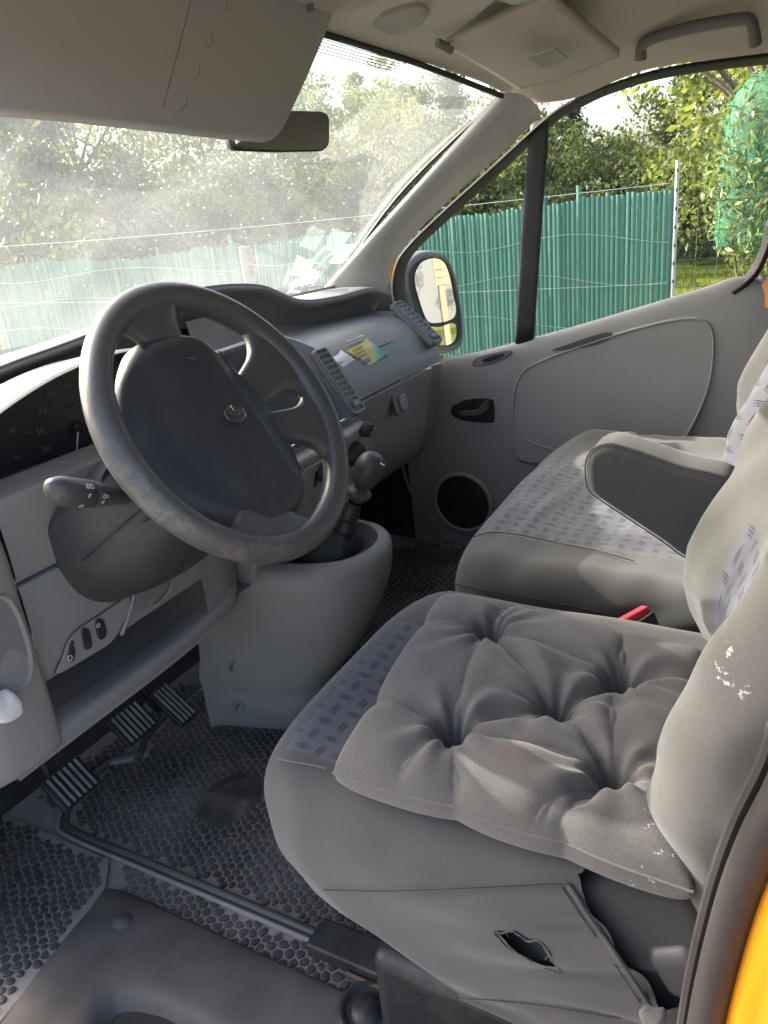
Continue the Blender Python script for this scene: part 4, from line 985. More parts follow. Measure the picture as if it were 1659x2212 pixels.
lathe('sill_plug', Fr(AZ(265, 1990, .012), (1, 0, 0), (0, 1, 0)), [(.014, 0), (.012, .003), (.0003, .004)], M['sill'], sill, 20)
pl_ = AZ(795, 2185, .012)
lathe('sill_grommet', Fr(pl_, (1, 0, 0), (0, 1, 0)), [(.040, 0), (.040, .006), (.034, .010), (.030, .004), (.022, .003), (.020, .008), (.0005, .009)], M['black'], sill, 32)

# ================================================================== SEATS
def paint_spots(mat, c, r, scale=60, thr=.58, col=(.36, .35, .33)):
    """dried white paint spatter inside a sphere at c"""
    t = mat.node_tree; b = t.nodes['Principled BSDF']; k = b.inputs['Base Color'].links[0].from_socket
    mm = Mat.__new__(Mat); mm.m = mat; mm.t = t; mm.b = b
    co = mm.coord(); vm = mm.n('ShaderNodeVectorMath', operation='DISTANCE'); mm.link(co, vm.inputs[0]); vm.inputs[1].default_value = tuple(c)
    fall = (Nd(t, vm.outputs['Value'])*(-1/r)+1.0).clamp()
    n1 = mm.noise(scale, 6, .7, dist=.4)
    f = (Nd(t, n1)+fall*.22).gt(thr+.10)*fall.gt(.02)
    mm.link(mm.mix(f, k, col), b.inputs['Base Color'])
def poly_mask(C, poly): return np.array([inside(poly, a, b) for a, b in C])

M['seatd'] = fabric('driver_seat_cloth', (.075, .072, .069), weave=900, var=.10, pattern=True, axes=(0, 1), bands=(-.622, -.335, -.70, -.157), stains=.12)
M['bench'] = fabric('bench_cloth', (.075, .072, .069), weave=900, var=.08, pattern=True, axes=(0, 1), bands=(-.01, .445, -.75, -.140), cell=.027)
M['backd'] = fabric('driver_back_cloth', (.092, .088, .083), weave=900, var=.08, pattern=True, axes=(0, 2), bands=(-.58, -.30, .3, .62), cell=.03)
M['backp'] = fabric('bench_back_cloth', (.082, .079, .075), weave=900, var=.08, pattern=True, axes=(0, 2), bands=(-.02, .42, .3, 1.1), cell=.03)
paint_spots(M['backd'], AX(1585, 1440, -.655), .045, 60, .63)

seat = empty('driver_seat', (-.43, -.38, 0), 'driver seat in grey stretch cover with torn side and raised inner armrest', 'seat')
# --- cushion
def front_y(z): return np.interp(z, [.13, .15, .186, .243, .30, .36, .43], [-.36, -.33, -.26, -.145, -.108, -.104, -.118])
def cushion(name, x0, x1, mat, parent, N, near_holes=None, wr=1.0, seed=0):
    P, F = dense_box((x1-x0, .50, .28), .055, N)
    cxm = (x0+x1)/2; Q = P.copy(); Q[:, 0] += cxm; Q[:, 2] += .145+.14
    fr_ = sstep(-.02, .25, P[:, 1])                        # 1 at the front
    Q[:, 1] = -.37+P[:, 1] + fr_*(front_y(Q[:, 2])-(-.12)) 
    top = sstep(.36, .42, Q[:, 2])
    xn = (Q[:, 0]-cxm)/((x1-x0)/2)
    Q[:, 2] += top*(.010*(np.abs(xn)**3) - .006*np.cos(xn*1.5)*sstep(-.15, -.30, Q[:, 1]) + .012*sstep(-.30, -.14, Q[:, 1])*(1-xn**2))
    Q[:, 2] += top*.0025*vnoise(Q, 5, seed)
    # corners of the nose rounded in plan
    Q[:, 1] -= fr_*.055*np.abs(xn)**5
    # skirt: draws in and wrinkles towards the rear corner
    side = sstep(.80, 1.0, np.abs(xn))*(1-top)
    low = sstep(.36, .16, Q[:, 2])
    Q[:, 0] -= np.sign(xn)*side*low*.030
    ang = (Q[:, 2]-.18)*1.0 + (Q[:, 1]+.60)*.42
    Q[:, 0] -= np.sign(xn)*side*(0.0055*wr*np.sin(ang*95+2*vnoise(Q, 4, seed+1))*sstep(-.30, -.52, Q[:, 1]) + .006*vnoise(Q*np.array([1, 1, 1.6]), 4.2, seed+2))
    return Q, F
Q, F = cushion('cushion', -.672, -.188, None, seat, (76, 100, 60))
tear = [AX(x, y, -.668) for x, y in [(1066, 2012), (1085, 2016), (1110, 2012), (1140, 2033), (1163, 2032), (1190, 2066), (1207, 2098), (1178, 2090), (1140, 2072), (1100, 2050), (1078, 2028)]]
flap = [AX(x, y, -.668) for x, y in [(1240, 1914), (1300, 1905), (1430, 1890), (1560, 1900), (1560, 2200), (1424, 2194), (1400, 2150), (1340, 2060), (1275, 1970)]]
Fc = np.array([Q[f].mean(0) for f in F]); near = Fc[:, 0] < -.62
hole = near & (poly_mask(Fc[:, 1:], [(p.y, p.z) for p in tear]) | poly_mask(Fc[:, 1:], [(p.y, p.z) for p in flap]))
Fa = np.array(F); bv = np.intersect1d(Fa[hole].ravel(), Fa[~hole].ravel())          # snap the rim of the openings to their outline
for v in bv:
    best = None
    for pl in (tear, flap):
        for i in range(len(pl)):
            a_, b_ = np.array((pl[i-1].y, pl[i-1].z)), np.array((pl[i].y, pl[i].z)); ab = b_-a_; t_ = np.clip(((Q[v, 1:]-a_)@ab)/(ab@ab+1e-12), 0, 1); q_ = a_+ab*t_
            e_ = np.hypot(*(Q[v, 1:]-q_))
            if best is None or e_ < best[0]: best = (e_, q_)
    if best[0] < .008: Q[v, 1:] = best[1]
cu = mesh('cushion', Q, [f for f, h in zip(F, hole) if not h], M['seatd'], seat); cu.data.set_sharp_from_angle(angle=rad(180))
Pi, Fi = cushion('x', -.655, -.205, None, seat, (30, 40, 24)); Pi[:, 2] -= .008; Pi[:, 1] -= .012
inn = mesh('inner_foam', Pi, Fi, M['oldseat'], seat)
# bulging original seat bolster showing through the open flap
fb = AX(1372, 1985, -.640)
P, F2 = dense_box((.03, .14, .10), .014, (8, 24, 20)); P = P*np.array([1, 1, 1]); P[:, 1:] = P[:, 1:]@np.array([[.92, -.38], [.38, .92]])
mesh('inner_bolster', P+np.array(fb), F2, M['oldseat'], seat)
def side_pt(px, py, off=.0012):
    """point on the near side of the cushion cover"""
    nv = Q[Q[:, 0] < -.60]; x = -.66
    for _ in range(4):
        p = AX(px, py, x); dd_ = np.hypot(nv[:, 1]-p.y, nv[:, 2]-p.z); i = np.argsort(dd_)[:4]; x = float(np.mean(nv[i, 0]))
    p = AX(px, py, x-off); return p
# hems of tear and flap, lying on the cover
tp = [side_pt(x, y, .0006) for x, y in [(1066, 2012), (1085, 2016), (1110, 2012), (1140, 2033), (1163, 2032), (1190, 2066), (1207, 2098), (1178, 2090), (1140, 2072), (1100, 2050), (1078, 2028)]]
ti_ = cr(tp, 60, closed=True); g = np.random.default_rng(3); ti_ += g.normal(0, .0003, ti_.shape)
tube('torn_edge', [tuple(p) for p in ti_], .0009, M['seatd'], cu, 6, closed=True)
for k in range(14):
    p = Vector(ti_[g.integers(0, 60)]); q = p+Vector((-.002, g.normal(0, .004), g.normal(0, .004)-.003)); tube('frayed_thread', [p, (p+q)/2+Vector((-.001, .001, 0)), q], .00035, M['seatside'], cu, 4, 5)
hpx = [(1232, 1909), (1262, 1955), (1300, 2010), (1345, 2075), (1395, 2150), (1424, 2196)]
hem = [side_pt(x-4, y+2, .0014) for x, y in hpx]
tube('flap_hem', hem, .0024, M['seatd'], cu, 8, 40)
tube('flap_stitching', [side_pt(x-17, y+8, .0008) for x, y in hpx], .0006, M['oldseat'], cu, 5, 40)
tube('cover_seam', [on_side(x, y, .0012, Q) for x, y in [(700, 1922), (760, 1924), (860, 1924), (980, 1920), (1100, 1914), (1180, 1910), (1230, 1909)]], .0010, M['oldseat'], cu, 5, 60)
tube('cover_seam', [on_side(x, y, .0012, Q) for x, y in [(880, 2146), (960, 2154), (1060, 2160), (1160, 2170), (1250, 2184), (1340, 2200)]], .0010, M['oldseat'], cu, 5, 60)
tube('cover_seam', [on_side(x, y, .0012, Q) for x, y in [(596, 1638), (630, 1645), (670, 1652), (705, 1660)]], .0008, M['seatside'], cu, 5, 30)
# knotted tie at the flap corner
kt = AX(1412, 2196, -.68)
P, F2 = dense_box((.014, .022, .020), .006, (8, 8, 8)); P += (vnoise(P, 60, 5)*.003)[:, None]
mesh('cover_tie', P+np.array(kt), F2, M['seatside'], cu)
rc_ = AX(1478, 2085, -.650)
P, F2 = dense_box((.03, .05, .055), .014, (14, 20, 18)); P[:, 1:] = P[:, 1:]@np.array([[.85, -.5], [.5, .85]])
mesh('recliner_cover', P+np.array(rc_), F2, plastic('recliner_plastic', (.05, .05, .052), .35), seat)
# --- base box and rails
rbox('seat_base', Fr((-.43, -.42, .08), (1, 0, 0), (0, 1, 0)), (.40, .36, .16), .02, M['black'], seat)
for xx in (-.545, -.26):
    rbox('seat_rail', Fr((xx, -.33, .020), (1, 0, 0), (0, 1, 0)), (.05, .48, .022), .004, M['black'], seat)
    tube('rail_bar', [(xx-.030, -.16, .014), (xx-.030, -.60, .014)], .006, simple('bronze_rail', (.10, .07, .05), .35, .6), seat, 8)
# --- backrest
zk = [.34, .38, .42, .46, .50, .55, .60, .69, .80, .92, 1.05]
yk = [-.630, -.612, -.592, -.570, -.560, -.567, -.586, -.622, -.658, -.68, -.70]
def backrest(x0, x1, z0, z1, N, bol, yaw, seed, center=.035, depth=.15, rr_=.05):
    P, F = dense_box((x1-x0, depth, z1-z0), rr_, N); xm = (x0+x1)/2
    xn = P[:, 0]/((x1-x0)/2); Q = P.copy(); Q[:, 0] += xm; Q[:, 2] += (z0+z1)/2
    d = P[:, 1]-depth/2                                     # 0 at the front
    frn = sstep(-depth*.8, 0, d)
    b = sstep(.45, .85, np.abs(xn))
    Q[:, 1] = np.interp(Q[:, 2], zk, yk) + d - frn*center*(1-b) + yaw*(xn+1)/2
    Q[:, 1] += frn*bol*gauss(np.abs(xn), .8, .2)
    Q[:, 1] += frn*(.004*vnoise(Q, 5, seed)+.004*np.sin(Q[:, 0]*70+Q[:, 2]*25+3*vnoise(Q, 3, seed+9))*sstep(.2, .9, xn))
    side = sstep(.85, 1, np.abs(xn))
    Q[:, 0] -= np.sign(xn)*side*.004*np.sin((Q[:, 2]*62+Q[:, 1]*18)+2*vnoise(Q, 3, seed+3))*sstep(-.60, -.64, Q[:, 1])
    Q[:, 1] += frn*.0018*np.sin(Q[:, 2]*75+8*Q[:, 0]+2.5*vnoise(Q, 3, seed+5))*sstep(.55, .95, -xn)*sstep(.40, .46, Q[:, 2])
    return Q, F
Qb, Fb = backrest(-.668, -.185, .37, 1.02, (60, 24, 90), .010, .035, 11)
bk = mesh('backrest', Qb, Fb, M['backd'], seat); bk.data.set_sharp_from_angle(angle=rad(180))
sd_ = [(1659, 1560), (1640, 1640), (1600, 1740), (1575, 1830), (1560, 1900)]
tube('cover_seam', [AX(x, y, -.671) for x, y in sd_], .0010, M['seatside'], bk, 5, 40)
# --- armrest folded down on the inner side
at, ab = [(1262, 1008), (1268, 975), (1300, 948), (1335, 948), (1440, 985), (1590, 1050)], [(1263, 1030), (1280, 1062), (1340, 1110), (1420, 1162), (1492, 1214), (1560, 1240)]
oa = [AX(x, y, -.185) for x, y in [(1264, 1040), (1263, 1003), (1275, 976), (1305, 962), (1345, 968), (1460, 1008), (1600, 1062), (1600, 1250), (1492, 1214), (1420, 1165), (1340, 1112), (1292, 1080), (1271, 1062)]]
oa = [Vector(p) for p in cr(oa, 60, closed=True)]
arm = prism('armrest', oa, (.070, 0, 0), M['arm'], seat, .020, 6)
tube('armrest_piping', [p+Vector((.004, 0, 0)) for p in oa], .0012, M['arm'], arm, 6, closed=True)

# --- bench for passengers
bench = empty('passenger_bench', (.27, -.38, 0), 'wide grey passenger bench seat with dashed pattern cover', 'seat')
Qp, Fp = cushion('x', -.135, .665, None, bench, (100, 80, 40), seed=20)
fold = gauss(Qp[:, 1]+.10*(Qp[:, 0]-.2), -.235, .012)*sstep(-.1, .15, Qp[:, 0])*sstep(.40, .42, Qp[:, 2])
Qp[:, 2] += fold*.006
Qp[:, 2] += sstep(.40, .42, Qp[:, 2])*.004*vnoise(Qp*np.array([1, 2, 1]), 5, 31)
bc = mesh('cushion', Qp, Fp, M['bench'], bench); bc.data.set_sharp_from_angle(angle=rad(180))
tube('cover_seam', [on_side(x, y, .0012, Qp) for x, y in [(985, 1262), (1050, 1275), (1150, 1292), (1250, 1312), (1340, 1335)]], .001, M['oldseat'], bc, 5, 40)
tube('cover_seam', [on_side(x, y, .0012, Qp) for x, y in [(1022, 1160), (1060, 1150), (1120, 1155), (1200, 1172), (1290, 1190), (1370, 1212)]], .001, M['oldseat'], bc, 5, 40)
rbox('bench_base', Fr((.27, -.42, .08), (1, 0, 0), (0, 1, 0)), (.70, .36, .16), .02, M['black'], bench)
Qq, Fq = backrest(-.11, .30, .38, 1.05, (50, 20, 70), .01, .02, 41)
b1 = mesh('backrest', Qq+np.array((0, .02, 0)), Fq, M['backp'], bench); b1.data.set_sharp_from_angle(angle=rad(180))
Qq, Fq = backrest(.305, .66, .38, 1.05, (50, 20, 70), .012, .03, 47)
b1 = mesh('backrest', Qq+np.array((0, .03, 0)), Fq, M['backp'], bench); b1.data.set_sharp_from_angle(angle=rad(180))
tube('belt_strap', [(.30, -.50, .42), (.303, -.535, .50), (.305, -.57, .65), (.305, -.60, .80)], .006, M['black'], bench, 8, 20)

# --- seat belt buckle between the seats
bkl = empty('seat_belt_buckle', (-.17, -.46, .40), 'black seat belt buckle with red release button between the seats', 'buckle')
k0, k1 = AX(1336, 1354, -.192), AX(1404, 1317, -.150)
bu = (k1-k0); bw = bu.length; bf = Fr((k0+k1)/2, bu, (0, .45, 1))
rbox('buckle_body', Fr(bf(0, -.045, 0), bf.u, bf.v), (bw*1.02, .09, .024), .005, M['black'], bkl)
rbox('release_button', Fr(bf(0, .0035, .001), bf.u, bf.v), (bw*.84, .012, .016), .003, M['red'], bkl)
tube('button_rim', [bf(-bw*.50, .001, .012), bf(0, -.001, .0135), bf(bw*.50, .001, .012)], .0013, M['chrome'], bkl, 6, 10)
lp = AX(1458, 1385, -.19)
tube('loose_strap_loop', [lp+Vector((0, .0, -.02)), lp+Vector((-.004, .01, .0)), lp+Vector((0, .004, .014)), lp+Vector((.004, -.008, .004)), lp+Vector((.002, -.012, -.03))], .004, M['seatside'], bkl, 6, 20)

# ================================================================== TUFTED SEAT PAD
m = M['pad']; paint_spots(m, AZ(1340, 1800, .46)+Vector((0, -.03, -.01)), .07, 85, .63); 
pz = .437
c00, c10, c11, c01 = [AZ(x, y, .465) for x, y in ((716, 1655), (948, 1288), (1500, 1412), (1410, 1880))]
# push the rear edge under the backrest
c01 = c01+(c01-c00)*.10; c11 = c11+(c11-c10)*.06
nN = 190
u = np.linspace(0, 1, nN); U, V_ = np.meshgrid(u, u, indexing='ij')        # U: near->far, V: front->back
def bil(U, V_):
    a, b, c, d = [np.array(p) for p in (c00, c10, c11, c01)]
    U, V_ = U[..., None], V_[..., None]
    return a*(1-U)*(1-V_)+b*U*(1-V_)+c*U*V_+d*(1-U)*V_
XY = bil(U, V_)
# scalloped outline
uu, vv = U*2-1, V_*2-1
tuft_px = [(978, 1613), (1059, 1397), (1198, 1562), (1326, 1711), (1343, 1505)]
T = [np.array(AZ(x, y, .462))[:2] for x, y in tuft_px]
D = [np.linalg.norm(XY[..., :2]-t, axis=-1) for t in T]
edge = np.clip((1-np.abs(uu)**8)*(1-np.abs(vv)**8), 0, 1)
h = .042*edge**.40
h += .010*np.sin(U*3.14)*np.sin(V_*3.14)
for d in D: h -= .042*np.exp(-(d/.030)**1.0)
def seg_d(a, b):
    ab = b-a; t = np.clip(((XY[..., :2]-a)@ab)/(ab@ab), 0, 1); q = a+t[..., None]*ab
    return np.linalg.norm(XY[..., :2]-q, axis=-1), t
A2 = lambda U0, V0: bil(np.array(U0), np.array(V0))[:2]
cre = [(T[0], T[2], .020), (T[1], T[2], .020), (T[3], T[2], .020), (T[4], T[2], .020), (T[0], T[1], .014), (T[0], T[3], .014), (T[3], T[4], .012), (T[1], T[4], .014),
       (T[0], A2(.25, .0), .016), (T[0], A2(.02, .38), .018), (T[1], A2(.75, .0), .014), (T[1], A2(1., .28), .022), (T[3], A2(.0, .70), .020), (T[3], A2(.25, 1.), .012), (T[4], A2(1., .72), .018), (T[4], A2(.8, 1.), .012), (T[3], A2(-.02, .60), .010), (T[0], A2(-.0, .20), .010)]
g = np.random.default_rng(5)
for i, (a, b, dep) in enumerate(cre):
    b = b+g.normal(0, .006, 2); dd, t = seg_d(a, b)
    wob = .003*np.sin(t*9+i)
    h -= dep*.72*np.exp(-np.abs(dd+wob)/.0085)*(1-.5*t)
    h += dep*.14*np.exp(-((dd-.022)/.014)**2)*(1-t*.6)
for k, (t_, d) in enumerate(zip(T, D)):
    th_ = np.arctan2(XY[..., 1]-t_[1], XY[..., 0]-t_[0])
    h += .0050*np.sin(th_*9+k*1.7+np.sin(th_*2+k))*np.exp(-d/.05)*np.clip(d/.015, 0, 1)
pp = np.stack([XY[..., 0], XY[..., 1], np.zeros_like(h)], -1).reshape(-1, 3)
h += (.0022*vnoise(pp, 9, 8)+.0012*vnoise(pp, 22, 9)).reshape(h.shape)*edge**.5
h = np.maximum(h, -.016*edge)
# draw the outline in where the creases reach the rim
inw = np.zeros_like(h)
for (U0, V0) in ((.02, .38), (0, .70), (1, .28), (1, .72), (.25, 0), (.75, 0)):
    q = A2(U0, V0); inw += .010*np.exp(-np.linalg.norm(XY[..., :2]-q, axis=-1)/.03)
cc = XY.reshape(-1, 3).mean(0)
dirc = cc-XY; dirc /= np.linalg.norm(dirc, axis=-1)[..., None]+1e-9
Gt = XY+dirc*inw[..., None]; Gt[..., 2] = pz+.020+h
Gb = XY+dirc*inw[..., None]; Gb[..., 2] = pz+.020-.036*edge**.25
pad = empty('seat_pad', (-.45, -.37, pz), 'tufted grey seat pad with stains and white paint lying on the driver seat', 'cushion')
pt = grid_mesh('pad_top', Gt, M['pad'], pad)
grid_mesh('pad_underside', Gb[:, ::-1], M['pad'], pad)
bi = [(i, 0) for i in range(nN)]+[(nN-1, j) for j in range(nN)]+[(i, nN-1) for i in range(nN-1, -1, -1)]+[(0, j) for j in range(nN-1, -1, -1)]
tube('edge_seam', [tuple(Gt[i, j]+np.array((0, 0, -.001))) for i, j in bi[::3]], .0012, M['seatside'], pad, 6, closed=True)

# ================================================================== OUTSIDE
GZ = -.50
m = Mat('lawn_soil'); n1 = m.noise(1.2, 6, .6)
m.set(m.ramp(n1, [(.3, (.10, .13, .028)), (.7, (.16, .19, .045))]), .9, spec=.1); m.bump(m.noise(60, 6), .8, .02)
ground = surf('ground', [[(x, y, GZ) for y in (-60, -20, 0, 20, 60)] for x in (-60, -20, 0, 20, 60)], m.m, None, 12, 12); ground['kind'] = 'structure'
m = Mat('gravel'); m.set(m.ramp(m.noise(40, 8, .7), [(.3, (.26, .245, .22)), (.7, (.46, .43, .39))]), .95, spec=.1); m.bump(m.noise(90, 6), .9, .02)
drive = mesh('driveway', [(-7, -14, GZ+.006), (1.9, -14, GZ+.006), (1.9, 9, GZ+.006), (-7, 9, GZ+.006)], [(0, 1, 2, 3)], m.m, None, smooth=False); drive['kind'] = 'structure'

def leafmat(name, c1, c2, tr=.35):
    m = Mat(name); t = m.t; gi = m.n('ShaderNodeNewGeometry')
    col = m.ramp(gi.outputs['Random Per Island'], [(0, c1), (.75, c2), (1, tuple(min(1, x*1.5) for x in c2))])
    m.set(col, .5, spec=.3)
    tl = m.n('ShaderNodeBsdfTranslucent'); m.link(m.mix(.5, col, (.28, .34, .04)), tl.inputs[0])
    mx_ = m.n('ShaderNodeMixShader'); mx_.inputs[0].default_value = tr
    m.link(m.b.outputs[0], mx_.inputs[1]); m.link(tl.outputs[0], mx_.inputs[2]); m.link(mx_.outputs[0], m.out.inputs[0]); return m.m
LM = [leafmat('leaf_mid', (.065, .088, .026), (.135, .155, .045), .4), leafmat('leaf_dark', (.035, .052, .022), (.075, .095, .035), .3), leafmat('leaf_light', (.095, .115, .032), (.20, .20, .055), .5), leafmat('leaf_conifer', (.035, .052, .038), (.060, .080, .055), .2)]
bark = simple('bark', (.11, .085, .06), .9, var=.35, scale=30)
def leaf_mesh(name, C, size, mat, parent, g, asp=.5, droop=0.0, bend=.25):
    """C: leaf centres; every leaf is a folded four-corner blade with its own turn"""
    n = len(C); a = g.normal(size=(n, 3)); a[:, 2] -= droop; a /= np.linalg.norm(a, axis=1)[:, None]
    b = g.normal(size=(n, 3)); b -= a*np.sum(a*b, 1)[:, None]; b /= np.linalg.norm(b, axis=1)[:, None]
    c = np.cross(a, b); s = size*g.uniform(.6, 1.3, n)[:, None]
    V = np.stack([C-a*s*.5, C+b*s*asp*.5+c*s*bend*.3, C+a*s*.5, C-b*s*asp*.5+c*s*bend*.3], 1).reshape(-1, 3)
    me = bpy.data.meshes.new(name); me.vertices.add(4*n); me.vertices.foreach_set('co', V.ravel())
    me.loops.add(6*n); me.polygons.add(2*n); i4 = np.arange(n)[:, None]*4
    li = np.stack([i4[:, 0], i4[:, 0]+1, i4[:, 0]+2, i4[:, 0], i4[:, 0]+2, i4[:, 0]+3], 1).ravel()
    me.loops.foreach_set('vertex_index', li.astype(np.int32)); me.polygons.foreach_set('loop_start', np.arange(0, 6*n, 3, dtype=np.int32))
    me.update(calc_edges=True); me.validate(); return link(name, me, mat, parent, smooth=False)
def tree(name, loc, H, R, label, group, kind=0, n=15000, size=.09, base=.25, seed=0, clumps=60, conifer=False, asp=.5, cat='tree', open_=1.0):
    g = np.random.default_rng(100+seed); loc = Vector(loc); o = empty(name, loc, label, cat, group)
    top = loc+Vector((g.uniform(-.2, .2), g.uniform(-.2, .2), H*.9))
    tube('trunk', [loc, loc+Vector((g.uniform(-.1, .1), g.uniform(-.1, .1), H*.4)), top], [.05*H/3, .035*H/3, .006], bark, o, 8, 12)
    CC = []
    for k in range(clumps):
        while True:
            p = g.uniform(-1, 1, 3)
            if p@p < 1: break
        p *= (.55+.45*g.random()**.5)/max(.55, 1e-3)*.8
        zz = base+(1-base)*(p[2]*.5+.5); rr = R
        if conifer: zz = base+(1-base)*g.random()**1.2; rr = R*(1.05-zz)
        CC.append((p[0]*rr, p[1]*rr, zz*H))
    CC = np.array(CC); cs = g.uniform(.13, .30, clumps)*R*open_
    for k in range(0, clumps, max(1, clumps//9)):
        e = Vector(CC[k]); st = Vector((0, 0, min(e.z*.7, H*.6)))
        tube('limb', [loc+st, loc+st*.4+e*.6+Vector((0, 0, .03*H)), loc+e], [.018*H/3, .010*H/3, .003], bark, o, 6, 8)
    idx = g.integers(0, clumps, n); q = g.normal(size=(n, 3)); q /= np.linalg.norm(q, axis=1)[:, None]
    C = CC[idx]+q*(cs[idx]*g.random(n)**.45)[:, None]*np.array([1, 1, .75]); C[:, 2] = np.maximum(C[:, 2], .1)
    leaf_mesh('crown', C+np.array(loc), size, LM[kind], o, g, asp); return o

def bear(px, dist, z=GZ):
    """ground point at a bearing, distance measured from the camera"""
    d = ray(px, 430); d = Vector((d.x, d.y, 0)).normalized(); p = CAM+d*dist; return Vector((p.x, p.y, z))

# ---- green slat screens along the right of the van
slatm = Mat('green_pvc'); gi = slatm.n('ShaderNodeObjectInfo')
slatm.set(slatm.ramp(gi.outputs['Random'], [(0, (.046, .165, .122)), (.5, (.060, .190, .145)), (1, (.08, .22, .17))]), .45, spec=.4); slatm = slatm.m
wirem = simple('tie_wire', (.16, .36, .27), .5)
def slat_mesh(h):
    V, F = [], []; w_ = .0196
    for z in (0, h*.5, h):
        for k in range(5):
            a = math.pi*(k/4); V.append((-math.sin(a)*.005, -math.cos(a)*w_/2, z))
    for r in range(2):
        for k in range(4): F.append((r*5+k, r*5+k+1, (r+1)*5+k+1, (r+1)*5+k))
    me = bpy.data.meshes.new('slat'); me.from_pydata(V, [], F); me.update(); me.polygons.foreach_set('use_smooth', np.ones(len(F), bool)); me.materials.append(slatm); return me
SM = [slat_mesh(h) for h in (1.452, 1.454, 1.456, 1.458, 1.461, 1.465)]
def screen(label, A, B, seed, ztop=.88, lean=0.0):
    g = random.Random(seed); A, B = Vector(A), Vector(B); L_ = (B-A).length; u_ = (B-A).normalized(); n_ = int(L_/.0192)
    o = empty('slat_screen', (A.x, A.y, GZ), label, 'fence', 'green slat screens beside the van')
    ang = math.atan2(u_.y, u_.x)-math.pi/2; wave = g.uniform(0, 6)
    for k in range(n_):
        s_ = bpy.data.objects.new('slat', g.choice(SM)); COL.objects.link(s_); s_.parent = o
        p = A+u_*(k*.0192); dz = .014*math.sin(k*.09+wave)+.005*math.sin(k*.41+wave*2)+(g.uniform(.02, .045) if g.random() < .03 else 0)
        s_.location = (p.x-A.x+g.uniform(-.003, .003), p.y-A.y, -.12+dz+(ztop-.88))
        s_.rotation_euler = (g.uniform(-.0008, .0008)+lean, g.uniform(-.003, .003), ang)
    for zz in (.10, .27, .44, .61, .78, .95, 1.12, 1.27):
        P = []
        for q in np.linspace(0, 1, 24):
            p = A+u_*L_*q; P.append((p.x-.010, p.y, GZ+zz+.025*math.sin(q*7+zz*9)+.02*q))
        tube('tie_wire', P, .0016, wirem, o, 4, 48)
    return o
E1, E2, E3, E4, E5 = [AX(px, 450, 2.06) for px in (1449, 932, 918, 520, 490)]
E6 = AX(-60, 520, 2.06)
screen('green plastic slat screen seen through the passenger door window', (2.06, E1.y, GZ), (2.06, E2.y, GZ), 1, .965)
screen('green plastic slat screen seen through the right part of the windscreen', (2.06, E3.y, GZ), (2.06, E4.y, GZ), 2, .915, .02)
screen('green plastic slat screen seen through the windscreen behind the steering wheel', (2.07, E5.y, GZ), (2.07, E6.y, GZ), 3, .905)
wood = simple('grey_wood', (.20, .15, .11), .85, var=.3, scale=25)
def post(name, label, p, h, r, mat, group=None, cat='post'):
    o = tube(name, [(p[0], p[1], GZ), (p[0]+.01, p[1], GZ+h*.5), (p[0], p[1], GZ+h)], r, mat, None, 8, 8); tag(o, label, cat, group); return o
post('wooden_post', 'brown wooden post in the gap between two green screens ahead', (2.10, (E4.y+E5.y)/2), 1.36, .035, wood)
post('wooden_post', 'dark wooden post in the gap between screens near the door mirror', (2.10, (E2.y+E3.y)/2), 1.34, .02, wood)
# galvanised post with notches at the end of the screen
gp = empty('metal_post', (2.07, E1.y-.02, GZ), 'thin pale metal post with dark notches at the end of the green screen', 'post')
tube('post_bar', [(2.05, E1.y-.02, GZ), (2.05, E1.y-.02, 1.03)], .0075, simple('galvanised', (.42, .45, .48), .5, .4), gp, 8)
for k in range(7): tube('notch', [(2.043, E1.y-.021, .60+k*.065), (2.043, E1.y-.021, .612+k*.065)], .0035, M['black'], gp, 6)
# welded wire mesh running on from the post
wf_ = empty('wire_fence', (2.07, E1.y-.9, GZ), 'dark welded wire mesh fence in front of the lawn', 'fence')
wm_ = simple('fence_wire', (.05, .06, .05), .5, .3)
for k in range(1, 22): tube('upright_wire', [(2.07, E1.y-.02-k*.075, GZ), (2.07, E1.y-.02-k*.075, .86)], .0014, wm_, wf_, 4)
for k in range(14): tube('cross_wire', [(2.07, E1.y-.02, GZ+.08+k*.10), (2.07, E1.y-1.65, GZ+.08+k*.10)], .0014, wm_, wf_, 4)
# strand wires over the top of the screens
tw = simple('strand_wire', (.45, .47, .46), .4, .5)
for z0, z1, nm in ((.955, .985, 'upper'), (.60, .66, 'lower')):
    P = [(2.03, E1.y+(E6.y-E1.y)*q, z0+(z1-z0)*q-.02*math.sin(q*3.14)) for q in np.linspace(0, 1, 12)]
    tag(tube('strand_wire', P, .0014, tw, None, 5, 30), ('pale strand wire stretched along the top of the green screens' if nm == 'upper' else 'pale strand wire sagging across the middle of the green screens'), 'wire')
# far shade net, blue sheeting, posts
netm = Mat('shade_net'); netm.set(netm.ramp(netm.noise(3, 5), [(.3, (.012, .030, .034)), (.7, (.022, .048, .052))]), .8, spec=.2); netm = netm.m
nf = empty('shade_net_fence', (16, 4, GZ), 'dark green shade net hung on posts at the far end of the lawn', 'fence')
NA, NB = Vector((16.5, -6, 0)), Vector((14.5, 16, 0))
nr_ = []
for q in np.linspace(0, 1, 40):
    p = NA+(NB-NA)*q; nr_.append([(p.x+.05*math.sin(q*60), p.y, -.05), (p.x+.08*math.sin(q*45+1), p.y, .40), (p.x, p.y, .90+.05*math.sin(q*50))])
surf('net', nr_, netm, nf, 160, 10)
for q in np.linspace(.02, .98, 12):
    p = NA+(NB-NA)*q; tube('net_post', [(p.x-.12, p.y, GZ), (p.x-.12, p.y, 1.05)], .05, wood, nf, 8)
tube('net_rail', [(NA.x-.1, NA.y, .93), (NB.x-.1, NB.y, .93)], .03, wood, nf, 6)
